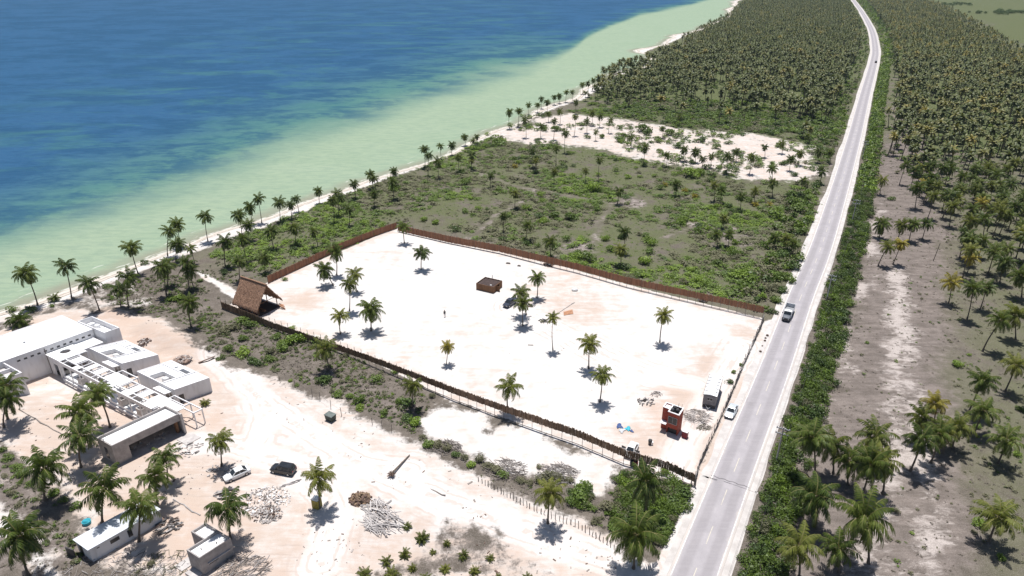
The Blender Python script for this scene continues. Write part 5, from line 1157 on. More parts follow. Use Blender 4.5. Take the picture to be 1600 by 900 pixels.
# --- office trailer
ut, vt = np.array([math.cos(R(-22)), math.sin(R(-22))]), np.array([math.cos(R(66)), math.sin(R(66))])
f = Fr(0, 0, ut, vt, U(1096.5, 635.5)); f.root('office_trailer', 'grey site trailer with white roof and dark underside near the roadside fence', 'trailer')
f.part('body', plain('grey_cladding', (.26, .25, .26), (.20, .19, .20), 1.5, .6, .3), [(0, 2.35, 0, 6.9, .75, 2.85)])
m = MB(); n = 8; P0 = [(.0 - .04 + (2.43) * k / n, 2.85 + .22 * math.sin(math.pi * k / n)) for k in range(n + 1)]
vs = [(*f.p(a_, -.06), z_) for a_, z_ in P0] + [(*f.p(a_, 6.96), z_) for a_, z_ in P0]
m.add(vs, [(i, i + 1, n + 2 + i, n + 1 + i) for i in range(n)] + [tuple(range(n, -1, -1)), tuple(range(n + 1, 2 * n + 2)), (0, n + 1, 2 * n + 1, n)]); m.build('roof', M['white_roof'], f.e)
w_ = f.part('window', M['dark_void'], [(.8, 1.6, -.02, .1, 1.75, 2.3)]); f.part('window_frame', M['white_paint'], [(.75, 1.65, -.04, .02, 2.3, 2.36), (.75, 1.65, -.04, .02, 1.69, 1.75), (1.18, 1.22, -.04, -.021, 1.75, 2.3)], w_)
f.part('roof_trim', M['dark_metal'], [(-.10, -.045, -.08, 6.98, 2.78, 2.88), (2.395, 2.45, -.08, 6.98, 2.78, 2.88), (-.045, 2.395, 6.965, 7.02, 2.78, 2.92), (-.045, 2.395, -.11, -.065, 2.80, 2.88)])
f.part('roof_seam', M['grey_metal'], [(.0, 2.3, k_ * 1.15, k_ * 1.15 + .05, 2.96, 3.085) for k_ in range(1, 6)])
f.part('ventilator', M['white_paint'], [(.95, 1.3, .1, .5, 3.05, 3.2)]); f.part('chassis', M['dark_metal'], [(.03, 2.32, .03, 6.85, .12, .748)])
for a_ in (.12, 2.0):
    for b_ in (3.4, 4.4):
        m = MB(); c0 = f.p(a_, b_); c1 = f.p(a_ + .22, b_); m.tube([(*c0, .4), (*c1, .4)], .4, 14); m.build('wheel', M['rubber'], f.e)
m = MB(); m.tube([(*f.p(.5, .1), .62), (*f.p(1.17, -1.1), .55)], .06, 6); m.tube([(*f.p(1.85, .1), .62), (*f.p(1.17, -1.1), .55)], .06, 6); m.tube([(*f.p(1.17, -1.0), .0), (*f.p(1.17, -1.0), .7)], .05, 6); m.build('drawbar', M['grey_metal'], f.e)
for b_ in (.8, 2.6, 4.6): f.part('side_window', M['dark_void'], [(2.25, 2.362, b_, b_ + .9, 1.6, 2.3)])
# ================================================================== fences
def interp_line(pts, step):
    P = np.asarray(pts); s_ = np.concatenate([[0], np.cumsum(np.hypot(*np.diff(P, axis=0).T))]); n = max(1, int(round(s_[-1] / step)))
    t = np.linspace(0, s_[-1], n + 1); return np.stack([np.interp(t, s_, P[:, 0]), np.interp(t, s_, P[:, 1])], 1), t, s_
def stick_fence(name, label, px, band, mat, post_step, post_h=3.0, stick=.16, rail=True, kerb=True, group=None):
    """px photo points of the base line; band: list of (bottom, top) heights at those points"""
    P = UP(px); root = empty(name, (*P[0], 0), label, 'fence', group); o = P[0]
    S, t, sl = interp_line(P, stick); lo = np.interp(t, sl, [b[0] for b in band]); hi = np.interp(t, sl, [b[1] for b in band])
    m = MB(); rg = random.Random(len(px))
    for i in range(len(S) - 1):
        a, b_ = S[i], S[i + 1]; an = math.atan2(*(b_ - a)[::-1]); c = (a + b_) / 2 - o; z0, z1 = lo[i] + rg.uniform(-.10, .08), hi[i] + rg.uniform(-.16, .14)
        g_ = gz(*(c + o))
        m.box((c[0] + rg.uniform(-.02, .02), c[1] + rg.uniform(-.02, .02), g_ + (z0 + z1) / 2), (stick * rg.uniform(.9, 1.08), .06, z1 - z0), an, ry=rg.uniform(-.03, .03))
    m.build('stick_screen', mat, root)
    Sp, tp, _ = interp_line(P, post_step); k = 0
    pv = MB()
    pme = None
    for i in range(len(Sp)):
        if pme is None:
            pv.tube([(0, 0, -.2), (0, 0, post_h)], .045, 6); pme = pv.build('post', M['post'], root); pme.location = (*(Sp[i] - o), 0)
        else:
            q = pme.copy(); COL.objects.link(q); q.parent = root; q.location = (*(Sp[i] - o), 0)
    m = MB(); off = .07
    d_ = np.gradient(S, axis=0); nn = np.stack([-d_[:, 1], d_[:, 0]], 1); nn /= np.hypot(nn[:, 0], nn[:, 1])[:, None]
    for h_ in (.3, .7):
        m.tube([(*(S[i] + nn[i] * off - o), gz(*S[i]) + lo[i] + (hi[i] - lo[i]) * h_) for i in range(0, len(S), 8)], .03, 5)
    m.build('rail', M['post'], root)
    if kerb:
        m = MB(); m.tube([(*(S[i] - o), gz(*S[i]) + .03) for i in range(0, len(S), 6)], .07, 5); m.build('base_wire', M['post'], root)
    return root
stick_fence('stick_fence', 'long dark stick fence with open lower half facing the building site', [(347, 482), (400, 503), (430, 516), (500, 540), (530, 551), (575, 569), (650, 600), (710, 625), (785, 653), (850, 676), (900, 693), (975, 725), (1040, 742), (1084, 759)],
            [(.1, 1.9), (.1, 1.8), (.3, 1.9), (.5, 1.9), (.5, 1.95), (.9, 2.3), (1.25, 2.65), (1.4, 2.85), (1.5, 2.95), (1.5, 3.0), (1.5, 3.0), (1.45, 2.95), (1.2, 2.7), (.8, 2.3)], M['stick'], 1.95)
stick_fence('stick_fence', 'red-brown stick fence along the far side of the sand lot by the scrub', [(622, 362), (700, 380), (780, 396), (850, 414), (900, 426), (980, 449), (1060, 468), (1130, 484), (1191, 498)],
            [(.3, 2.2), (.3, 2.4), (.5, 2.5), (.8, 2.7), (.9, 2.7), (1.0, 2.8), (1.3, 3.0), (1.5, 3.1), (1.5, 3.1)], M['stick_red'], 1.95)
stick_fence('stick_fence', 'orange-brown stick fence on the shore side running from thatched hut to far corner', [(419, 443), (470, 419), (530, 391), (580, 371), (620, 357)], [(0, 2.0)] * 5, M['stick_red'], 2.2, 2.2, kerb=False)
# roadside mesh fence: slender posts, drooping dark shade cloth
P = UP([(1193, 500), (1180, 530), (1160, 575), (1140, 622), (1118, 672), (1104, 702), (1092, 728), (1085, 757)]); root = empty('mesh_fence', (*P[0], 0), 'sagging grey mesh fence between the sand lot and the road', 'fence')
Sp, tp, sl = interp_line(P, 2.0); rg = random.Random(4)
for i, q in enumerate(Sp):
    m = MB(); hh = rg.uniform(1.7, 2.2); m.tube([(*(q - P[0]), -.2), (q[0] - P[0][0] + rg.uniform(-.15, .15), q[1] - P[0][1] + rg.uniform(-.1, .1), hh)], .05, 6); m.build('post', M['post'], root)
S, t_, sl = interp_line(P, .5); m = MB(); vs = []; fs = []
for i, q in enumerate(S):
    y_ = q - P[0]; hh = .75 + .35 * math.sin(i * .37) + .25 * math.sin(i * .11 + 1); w_ = .12 * math.sin(i * .9)
    vs += [(y_[0] + w_, y_[1], .05), (y_[0] - w_, y_[1], .05 + max(.25, hh) * .5), (y_[0], y_[1], .05 + max(.3, hh))]
for i in range(len(S) - 1):
    for k in range(2): fs.append((3 * i + k, 3 * i + 3 + k, 3 * i + 4 + k, 3 * i + 1 + k))
m.add(vs, fs); o_ = m.build('shade_cloth', plain('grey_shade_cloth', (.13, .12, .11), (.24, .22, .20), 1.5, .9), root)
sm = o_.modifiers.new('thick', 'SOLIDIFY'); sm.thickness = .03
m = MB(); m.tube([(*(q - P[0]), 1.55 + .12 * math.sin(i * 1.3)) for i, q in enumerate(S)], .025, 5); m.build('top_rail', M['grey_metal'], root)
# gate posts at the near corner
for (x, y, h, lab) in ((1080, 756, 2.3, 'left'), (1086, 761, 2.0, 'right')):
    X, Y = U(x, y); m = MB(); m.tube([(0, 0, -.2), (0, 0, h * .97), (0, 0, h)], [.10, .09, .05], 8); e_ = m.build('gate_post', M['concrete_lt'] if lab == 'left' else M['post'], None, (X, Y, 0)); tag(e_, '%s one of two posts at the corner where near fence meets road' % lab, 'post')
# stake fence along the brush
P = UP([(748, 752), (780, 768), (815, 787), (860, 808), (900, 822), (945, 848), (965, 862)]); root = empty('stake_fence', (*P[0], 0), 'row of short upright stakes along the brush at the edge of the building site', 'fence')
S, t_, _ = interp_line(P, .62); rg = random.Random(9)
for i, q in enumerate(S[:96]):
    m = MB(); m.tube([(*(q - P[0] + np.array([rg.uniform(-.1, .1), rg.uniform(-.1, .1)])), -.1), (q[0] - P[0][0] + rg.uniform(-.12, .12), q[1] - P[0][1] + rg.uniform(-.1, .1), rg.uniform(.8, 1.4))], rg.uniform(.05, .085), 5); m.build('stake', M['post'], root)
# old wire fence of thin posts beside the scrub strip
P = UP([(438, 598), (461, 605), (488, 620), (500, 625), (517, 638), (534, 650), (582, 664), (597, 669), (612, 675)]); root = empty('wire_fence', (*P[0], 0), 'gappy line of thin grey posts along the edge of the scrub strip', 'fence')
for i, q in enumerate(P):
    m = MB(); hh = rg.uniform(1.5, 1.9); m.tube([(*(q - P[0]), -.1), (q[0] - P[0][0] + rg.uniform(-.1, .1), q[1] - P[0][1], hh)], .05, 6); m.build('post', M['post'], root)
m = MB(); m.tube([(*(q - P[0]), 1.2) for q in P], .012, 4); m.build('wire', M['dark_metal'], root)

# ================================================================== power line
def crossarm_pole(px, py, h, label):
    X, Y = U(px, py); r = empty('power_pole', (X, Y, 0), label, 'power pole', 'power poles along the road'); an = R(62)
    m = MB(); m.tube([(0, 0, -.3), (0, 0, h)], [.16, .10], 10); m.build('pole', M['concrete_lt'], r)
    for z_ in (h - .35, h - 1.35):
        m = MB(); m.box((0, 0, z_), (2.1, .13, .13), an - math.pi / 2); a_ = m.build('crossarm', M['grey_metal'], r)
        for d_ in (-.95, -.35, .35, .95):
            c = (math.cos(an - math.pi / 2) * d_, math.sin(an - math.pi / 2) * d_)
            m = MB(); m.tube([(*c, z_ + .06), (*c, z_ + .13), (*c, z_ + .2), (*c, z_ + .28)], [.05, .085, .085, .04], 8); m.build('insulator', M['white_paint'], a_)
    return r, (X, Y, h)
PP = []
for px, py, h, lab in ((1212, 724, 7.4, 'nearest concrete power pole with two crossarms in the hedge'), (1291, 470, 7.0, 'second concrete power pole from the near end, in the hedge opposite the truck'), (1331, 347, 7.4, 'third concrete power pole from the near end, with pale crossarms over the hedge'), (1347, 248, 7.4, 'farthest of the concrete power poles along the road')):
    r, p = crossarm_pole(px, py, h, lab); PP.append(p)
d_ = np.array(PP[0][:2]) - np.array(PP[1][:2]); d_ /= np.hypot(*d_)
PPx = [(PP[0][0] + d_[0] * 70, PP[0][1] + d_[1] * 70, 7.4)] + PP
for off, zz, lab in ((-.95, -.15, 'upper wire nearest the road strung between the power poles'), (.95, -.15, 'upper wire farthest from the road strung between the power poles'), (-.9, -1.15, 'lower wire nearest the road strung between the power poles'), (.9, -1.15, 'lower wire farthest from the road strung between the power poles')):
    pts = []; ca, sa = math.cos(R(62) - math.pi / 2), math.sin(R(62) - math.pi / 2)
    for a, b_ in zip(PPx[:-1], PPx[1:]):
        for k in range(10):
            t = k / 10; pts.append((a[0] + (b_[0] - a[0]) * t + ca * off, a[1] + (b_[1] - a[1]) * t + sa * off, a[2] + (b_[2] - a[2]) * t + zz + .1 - 1.2 * 4 * t * (1 - t) * .6))
    m = MB(); m.tube(pts, .012, 4); tag(m.build('power_wire', M['dark_metal']), lab, 'wire', 'power wires')
X, Y = U(1458, 408); m = MB(); m.tube([(0, 0, -.2), (.5, .1, 5.2)], [.10, .07], 8); tag(m.build('bare_pole', M['trunk'], None, (X, Y, 0)), 'lone bare leaning wooden pole on the dry ground right of the road', 'pole')

# ================================================================== vehicles
def loft(m, rings, mi=0, sm=False):
    n = len(rings[0]); vs = [p for r in rings for p in r]; fs = []
    for i in range(len(rings) - 1):
        for k in range(n): fs.append((i * n + k, i * n + (k + 1) % n, (i + 1) * n + (k + 1) % n, (i + 1) * n + k))
    fs += [tuple(range(n - 1, -1, -1)), tuple((len(rings) - 1) * n + k for k in range(n))]
    m.add(vs, fs, mi, sm)
def ring(x, w, z0, z1, c=.10):
    return [(x, -w + c * .6, z0), (x, -w, z0 + c), (x, -w, z1 - c * 1.2), (x, -w + c * 1.4, z1), (x, w - c * 1.4, z1), (x, w, z1 - c * 1.2), (x, w, z0 + c), (x, w - c * .6, z0)]
def wheel(root, x, y, r, w=.2):
    m = MB(); s = 1 if y > 0 else -1
    m.tube([(x, y - s * w, r), (x, y - s * .02, r), (x, y, r)], [r, r, r * .9], 18); o = m.build('wheel', M['rubber'], root)
    m = MB(); m.tube([(x, y + s * .001, r), (x, y + s * .012, r)], [r * .62, r * .55], 14); m.build('rim', M['rim'], o)
def car(x, y, rz, paint, label, kind='sedan', s=1.0, doors=False, name='parked_car'):
    r = empty(name, (x, y, gz(x, y) + .0), label, 'car', None, rz)
    Lh, w = 2.1, .84
    prof = {'sedan': [(-2.1, .42, .80, .74), (-2.0, .28, .90, .80), (-1.35, .22, .94, .84), (0, .20, .94, .85), (.9, .22, .92, .84), (1.75, .24, .80, .80), (2.1, .40, .66, .68)],
            'hatch': [(-2.08, .42, .95, .76), (-2.0, .28, 1.02, .82), (-1.2, .22, 1.04, .86), (.2, .20, 1.02, .86), (1.0, .22, .98, .85), (1.75, .26, .86, .80), (2.05, .42, .70, .66)],
            'pickup': [(-2.5, .5, .95, .84), (-2.45, .4, 1.02, .88), (-.6, .3, 1.02, .9), (1.0, .3, 1.02, .9), (1.3, .3, 1.0, .88), (2.1, .34, .92, .84), (2.4, .45, .78, .74)]}[kind]
    cab = {'sedan': (-1.62, .95, -.98, .25, .91, 1.40, .76, .60), 'hatch': (-2.0, 1.05, -1.72, .40, 1.0, 1.60, .78, .62), 'pickup': (-.75, 1.25, -.55, .62, 1.0, 1.66, .80, .66)}[kind]
    m = MB(); loft(m, [ring(a, ww, z0, z1) for a, z0, z1, ww in prof])
    xb0, xb1, xt0, xt1, zb, zt, wb, wt = cab; body = m
    def cp(x_, y_, z_): return (x_, y_, z_)
    B_ = [(xb0, -wb, zb), (xb1, -wb, zb), (xb1, wb, zb), (xb0, wb, zb)]; T_ = [(xt0, -wt, zt), (xt1, -wt, zt), (xt1, wt, zt), (xt0, wt, zt)]
    m.add(B_ + T_, [(0, 1, 5, 4), (1, 2, 6, 5), (2, 3, 7, 6), (3, 0, 4, 7)])
    mx = [(xt0 + .1, -wt + .08, zt + .04), (xt1 - .1, -wt + .08, zt + .04), (xt1 - .1, wt - .08, zt + .04), (xt0 + .1, wt - .08, zt + .04)]
    m.add(T_ + mx, [(0, 1, 5, 4), (1, 2, 6, 5), (2, 3, 7, 6), (3, 0, 4, 7), (4, 5, 6, 7)])
    if kind == 'pickup':
        m.box((-1.62, 0, 1.06), (1.6, 1.74, .08)); 
    m.build('body', paint, r)
    def pane(nm, q, n_, shrink=.12, p0=0.0, p1=1.0):
        q = [Vector(v) for v in q]; c = sum(q, Vector()) / 4; q = [c + (v - c) * (1 - shrink) for v in q]
        a, b_, c_, d_ = q; lo0, lo1 = a.lerp(b_, p0), a.lerp(b_, p1); hi0, hi1 = d_.lerp(c_, p0), d_.lerp(c_, p1)
        nn = Vector(n_).normalized() * .012; mm = MB(); q2 = [lo0, lo1, hi1, hi0]
        mm.add([v + nn for v in q2] + [v - nn * .5 for v in q2], [(0, 1, 2, 3), (7, 6, 5, 4), (0, 4, 5, 1), (1, 5, 6, 2), (2, 6, 7, 3), (3, 7, 4, 0)]); mm.build(nm, M['glass'], r)
    pane('windscreen', [B_[1], B_[2], T_[2], T_[1]], (1, 0, 1)); pane('rear_window', [B_[3], B_[0], T_[0], T_[3]], (-1, 0, 1))
    for sgn, q in ((-1, [B_[0], B_[1], T_[1], T_[0]]), (1, [B_[3], B_[2], T_[2], T_[3]])):
        if kind == 'pickup': pane('side_window', q, (0, sgn, .4), .14)
        else: pane('side_window', q, (0, sgn, .4), .14, 0, .46); pane('side_window', q, (0, sgn, .4), .14, .5, 1)
    rr = .31 if kind != 'pickup' else .37
    for xx in ((-1.3, 1.32) if kind != 'pickup' else (-1.6, 1.55)):
        for yy in (-.87, .87): wheel(r, xx, yy * (1.04 if kind == 'pickup' else 1.0), rr)
    xf, xr = prof[-1][0], prof[0][0]
    for yy in (-.52, .52):
        m = MB(); m.box((xf - .06, yy, .62 if kind == 'sedan' else .70), (.16, .28, .14)); m.build('headlight', M['lamp'], r)
        m = MB(); m.box((xr + .03, yy, .74 if kind == 'sedan' else .88), (.10, .24, .14)); m.build('tail_light', M['lamp_red'], r)
    for yy in (-1, 1):
        m = MB(); m.box((xb1 - .3, yy * .96, zb + .08), (.1, .16, .12)); m.build('mirror', paint, r)
    if doors:
        for yy in (-1, 1):
            m = MB(); m.box((.55, yy * 1.28, .68), (.08, .95, .55), rz=yy * .15); d2 = m.build('open_door', paint, r)
            m = MB(); m.box((.53, yy * 1.26, 1.15), (.05, .8, .4), rz=yy * .15); m.build('door_window', M['glass'], d2)
    r.scale = (s, s, s); return r
def head(p0, p1): a = np.array(U(*p0)); b_ = np.array(U(*p1)); return math.atan2(b_[1] - a[1], b_[0] - a[0])
car(*U(371, 744), head((386, 737), (356, 750)), M['car_white'], 'white saloon parked on the sand beside a palm shadow', 'sedan', .97)
car(*U(443, 737), head((460, 740), (428, 734)), M['car_black'], 'black hatchback standing alone on the pale sand', 'hatch', 1.0)
car(*U(797, 476), head((803, 470), (790, 479)), M['car_blue'], 'dark blue pickup parked beside the palm pair on the white lot', 'pickup', .93)
car(*U(986, 707), head((991, 698), (981, 716)), M['car_white'], 'white car with both front doors open just inside the near fence', 'sedan', .95, True)
a_ = head((1137, 652), (1147, 632)); car(*U(1142, 646), a_ + math.pi, M['car_silver'], 'silver-white saloon pulled up on the road shoulder by the mesh fence', 'sedan', 1.0)
X, Y, a_ = on_road(float(np.interp(U(1368, 98)[1], RCS[:, 1], arc)), 1.5); car(X, Y, a_, M['car_black'], 'tiny dark car far away on the road near the bend', 'hatch', .95, name='distant_car')
# dump truck coming down the road
sT = float(np.interp(U(1231, 498)[1], RCS[:, 1], arc)); X, Y, a_ = on_road(sT, -1.25)
r = empty('cargo_truck', (X, Y, .11), 'white-cabbed truck with dark bonnet and open grey bed driving on the road', 'truck', None, a_ + math.pi)
m = MB(); loft(m, [ring(x_, w_, z0, z1, .12) for x_, z0, z1, w_ in ((1.75, .6, 1.55, .95), (2.6, .6, 1.5, .92), (3.2, .62, 1.38, .86), (3.35, .75, 1.25, .78))]); m.build('bonnet', plain('slate_bonnet_paint', (.12, .13, .15), (.16, .17, .19), 2, .35, .5), r)
m = MB(); loft(m, [ring(x_, w_, z0, z1, .14) for x_, z0, z1, w_ in ((.15, .6, 2.40, 1.05), (.3, .6, 2.5, 1.08), (1.35, .6, 2.5, 1.06), (1.8, .6, 1.62, 1.04))]); m.build('cab', M['white_paint'], r)
m = MB(); m.add([(1.40, -.9, 2.42), (1.40, .9, 2.42), (1.80, .95, 1.66), (1.80, -.95, 1.66), (1.36, -.9, 2.40), (1.36, .9, 2.40), (1.74, .95, 1.62), (1.74, -.95, 1.62)], [(3, 2, 1, 0), (4, 5, 6, 7), (0, 1, 5, 4), (1, 2, 6, 5), (2, 3, 7, 6), (3, 0, 4, 7)]); m.v = [(x_ + .03, y_, z_ + .02) for x_, y_, z_ in m.v]; m.build('windscreen', M['glass'], r)
for sg in (-1, 1):
    m = MB(); m.box((.9, sg * 1.065, 1.95), (.8, .04, .5)); m.build('side_window', M['glass'], r)
    m = MB(); m.box((1.75, sg * 1.3, 1.95), (.08, .22, .38)); m.build('mirror', M['dark_metal'], r)
    m = MB(); m.box((3.3, sg * .62, 1.0), (.12, .26, .2)); m.build('headlight', M['lamp'], r)
    for xx in (2.5, -2.6, -3.5): wheel(r, xx, sg * 1.12, .48, .3)
m = MB(); m.box((3.42, 0, .65), (.16, 2.0, .28)); m.build('bumper', M['dark_metal'], r)
m = MB(); m.box((3.345, 0, 1.02), (.06, .9, .45)); m.build('grille', M['dark_metal'], r)
m = MB(); m.box((-1.0, 0, .72), (7.6, .8, .22)); m.build('chassis', M['dark_metal'], r)
m = MB(); m.box((-2.3, 0, 1.0), (4.7, 2.3, .12)); m.build('bed_floor', M['grey_metal'], r)
for sg in (-1, 1):
    m = MB(); m.box((-2.3, sg * 1.17, 1.5), (4.7, .08, 1.0)); m.build('bed_side', M['grey_metal'], r)
m = MB(); m.box((.0, 0, 1.75), (.1, 2.3, 1.4)); m.build('bed_headboard', M['white_paint'], r)
m = MB(); m.box((-4.68, 0, 1.55), (.1, 2.42, 1.1)); m.box((-4.68, 0, 2.14), (.14, 2.46, .1)); m.build('tailgate', M['white_paint'], r)
r.scale = (.82, .82, .82)
m = MB(); m.box((.75, 0, 2.58), (.5, .7, .12)); m.build('roof_hatch', M['white_paint'], r)

# ================================================================== small things
def solid(name, m, mat, label, cat, loc=None, kind=None, group=None): return tag(m.build(name, mat, None, loc), label, cat, group, kind)
X, Y = U(517, 656); r = empty('waste_skip', (X, Y, 0), 'dark green-black lidded box alone on the sand by the wire fence', 'bin', None, R(-31))
m = MB(); loft(m, [[(-.75, -.55, 0.1), (.75, -.55, .1), (.75, .55, .1), (-.75, .55, .1)], [(-.85, -.62, 1.15), (.85, -.62, 1.15), (.85, .62, 1.15), (-.85, .62, 1.15)]]); m.build('body', M['greenblack'], r)
m = MB(); m.box((0, 0, 1.2), (1.8, 1.32, .1)); m.build('lid', plain('faded_green_lid', (.10, .12, .11), (.16, .18, .17), 2, .5), r)
for sx_ in (-.6, .6):
    m = MB(); m.box((sx_, 0, .05), (.14, 1.0, .1)); m.build('skid', M['dark_metal'], r)
X, Y = U(496, 792); r = empty('toilet_booth', (X, Y, 0), 'mustard portable toilet booth under a palm on the sand', 'booth', None, R(-20))
m = MB(); m.box((0, 0, 1.0), (1.25, 1.2, 1.95)); m.build('body', M['mustard'], r)
m = MB(); loft(m, [[(-.7, -.66, 1.98), (.7, -.66, 1.98), (.7, .66, 1.98), (-.7, .66, 1.98)], [(-.45, -.4, 2.22), (.45, -.4, 2.22), (.45, .4, 2.22), (-.45, .4, 2.22)]]); m.build('roof', M['white_paint'], r)
m = MB(); m.box((0, -.62, .98), (.8, .04, 1.8)); d2 = m.build('door', M['mustard'], r)
m = MB(); m.box((.3, -.66, 1.0), (.05, .05, .16)); m.build('handle', M['dark_metal'], d2)
m = MB(); m.tube([(.5, .5, 1.9), (.5, .5, 2.6)], .05, 8); m.build('vent_pipe', M['grey_metal'], r)
r.scale = (.88, .88, .88)
m = MB(); n = 20; m.tube([(0, 0, 0), (0, 0, .45), (0, 0, .5)], [.55, .62, .60], n); m.tube([(0, 0, .5), (0, 0, .52), (0, 0, .45)], [.58, .5, .46], n, cap=False)
solid('water_basin', m, M['cyan'], 'round turquoise water basin behind the long white shed', 'basin', (*U(136, 818), 0.0))
for i, (x, y, mt, lab) in enumerate(((987.5, 727, 'dark_metal', 'leftmost black drum outside the near stick fence'), (993, 728.5, 'darkred', 'rusty red drum beside black ones outside the near fence'), (1001, 732, 'dark_metal', 'black drum between the red drum and the last black drum'), (1007, 732, 'dark_metal', 'rightmost black drum outside the near stick fence'))):
    m = MB(); m.tube([(0, 0, 0), (0, 0, .3), (0, 0, .31), (0, 0, .6), (0, 0, .61), (0, 0, .92), (0, 0, .92), (0, 0, .88)], [.31, .31, .335, .335, .31, .31, .27, .27], 16); q = solid('drum', m, M[mt], lab, 'drum', (*U(x, y), 0), None, 'drums outside the near fence'); q.scale = (1.15, 1.15, 1.2)
m = MB(); m.tube([(0, 0, 0), (0, 0, .5), (0, 0, .55), (0, 0, .9), (0, 0, 1.0), (0, 0, 1.05)], [.28, .3, .34, .34, .2, .12], 14); q = solid('gas_cylinder', m, M['dark_metal'], 'small black upright cylinder on sand left of the red cabinet', 'cylinder', (*U(1015.5, 694), 0))
m = MB(); m.box((0, 0, .3), (.35, .5, .6)); solid('plastic_crate', m, M['white_paint'], 'white crate standing against the small black cylinder', 'crate', (*U(1018.5, 694.5), 0))
def tarp(px, py, r_, mat, label, seed):
    rg = random.Random(seed); n = 12; vs = []; fs = []; X, Y = U(px, py)
    for j in range(n + 1):
        for i in range(n + 1):
            a, b_ = i / n * 2 - 1, j / n * 2 - 1; q = 1 + .25 * math.sin(3 * math.atan2(b_, a) + seed)
            vs.append((a * r_ * q, b_ * r_ * .7 * q, .05 + .16 * rg.random() * (1 - max(abs(a), abs(b_)) ** 4)))
    for j in range(n):
        for i in range(n): k = j * (n + 1) + i; fs.append((k, k + 1, k + n + 2, k + n + 1))
    m = MB(); m.add(vs, fs, 0, True); o = solid('tarp', m, mat, label, 'tarp', (X, Y, 0.02)); o.rotation_euler = (0, 0, rg.uniform(0, 3)); sm = o.modifiers.new('thick', 'SOLIDIFY'); sm.thickness = .02; return o
tarp(981, 670, .6, M['cyan'], 'bright turquoise crumpled tarp on the white sand', 1); tarp(968, 666, .65, M['blue'], 'dark blue crumpled tarp on the white sand left of the turquoise one', 2); tarp(972, 673, .6, plain('pale_tarp', (.6, .6, .62), (.4, .42, .46), 4), 'pale grey crumpled sheet below the dark blue tarp', 3); tarp(987, 674, .35, M['blue'], 'small dark blue rag right of the turquoise tarp', 4)
def pile(name, pts, n, size, mats, label, cat, seed, flat=.35, rad=3.0, rot=None, zmax=.8):
    rg = random.Random(seed); m = MB(); X, Y = U(*pts)
    for i in range(n):
        a = rg.uniform(0, 6.28); q = rad * math.sqrt(rg.random()); z_ = zmax * (1 - q / rad) * rg.random()
        m.box((math.cos(a) * q, math.sin(a) * q * .8, z_ + .05), (rg.uniform(*size[0]), rg.uniform(*size[1]), rg.uniform(*size[2])), (rot if rot is not None else 0) + rg.gauss(0, .5 if rot is not None else 3), rg.randrange(len(mats)), rg.gauss(0, flat * .5), rg.gauss(0, flat * .4))
    return solid(name, m, mats, label, cat, (X, Y, gz(X, Y)), 'stuff')
PL = [M['plank'], M['concrete_lt'], M['plank']]
pile('timber_pile', (597, 812), 120, ((1.2, 3.2), (.07, .13), (.04, .08)), PL, 'wide loose pile of pale weathered planks on the sand', 'timber', 1, .12, 2.8, R(-35), .6)
pile('timber_pile', (588, 792), 60, ((.8, 2.2), (.08, .2), (.05, .12)), PL, 'smaller heap of broken pale boards behind the wide plank pile', 'timber', 2, .3, 2.0, R(-50), .8)
pile('earth_heap', (563, 780), 120, ((.2, .8), (.15, .5), (.1, .35)), [M['soil'], plain('tan_earth', (.30, .21, .14), (.21, .145, .10), 2, .95)], 'brown earth and root heap beside the broken boards', 'earth heap', 3, .9, 1.7, None, 1.1)
pile('rubble_heap', (412, 783), 420, ((.08, .5), (.06, .22), (.03, .12)), [M['rubble'], M['concrete_lt'], M['white_paint'], M['rubble'], M['twig'], M['white_wall']], 'large heap of pale broken rubble below the black hatchback', 'rubble', 4, .5, 4.0, None, .38)
pile('rubble_heap', (418, 805), 170, ((.1, .6), (.06, .25), (.04, .15)), [M['rubble'], M['plank'], M['soil']], 'grey rubble trailing off the front of the large heap', 'rubble', 5, .7, 2.2, None, .6)
pile('board_heap', (352, 772), 26, ((.5, 1.8), (.1, .5), (.05, .15)), [M['plank'], M['dark_metal'], M['rubble']], 'dark scrap boards above the palm behind the rubble', 'scrap', 6, .4, 1.5, R(10), .5)
pile('rubble_heap', (345, 736), 50, ((.2, .8), (.1, .4), (.05, .2)), [M['rubble'], M['concrete_lt'], M['plank']], 'scattered rubble under the palm beside the white saloon', 'rubble', 7, .6, 2.2, None, .35)
pile('scrap_heap', (290, 702), 60, ((.2, 1.0), (.05, .2), (.03, .1)), [M['plank'], M['concrete_lt'], M['dark_metal'], M['white_paint']], 'scattered white and dark scrap right of the grey open building', 'scrap', 8, .3, 3.0, R(20), .3)
pile('scrap_heap', (262, 822), 60, ((.3, 1.6), (.08, .3), (.05, .2)), [M['plank'], M['dark_metal'], M['soil'], M['post']], 'dark scrap timber beside the low block wall behind the palms', 'scrap', 9, .5, 2.0, R(40), .6)
pile('brush_heap', (160, 893), 220, ((.5, 1.6), (.03, .07), (.03, .07)), [M['twig'], M['plank'], M['post']], 'dry twigs and scrap strewn in front of the long white shed', 'brush', 10, .5, 5.5, None, .4)
pile('brush_heap', (255, 888), 200, ((.5, 1.6), (.03, .07), (.03, .07)), [M['twig'], M['plank'], M['bush_grey']], 'dry brush strewn left of the small grey house', 'brush', 11, .6, 4.0, None, .5)
pile('brush_heap', (378, 892), 240, ((.6, 2.2), (.03, .07), (.03, .07)), [M['twig'], M['plank'], M['post']], 'dry brush strewn right of the small grey house', 'brush', 12, .4, 3.6, R(30), .4)
pile('brush_heap', (872, 742), 170, ((.6, 2.4), (.03, .08), (.03, .08)), [M['twig'], M['post'], M['plank']], 'large heap of dead grey branches above the stake fence', 'brush', 13, .7, 3.2, R(-30), 1.3)
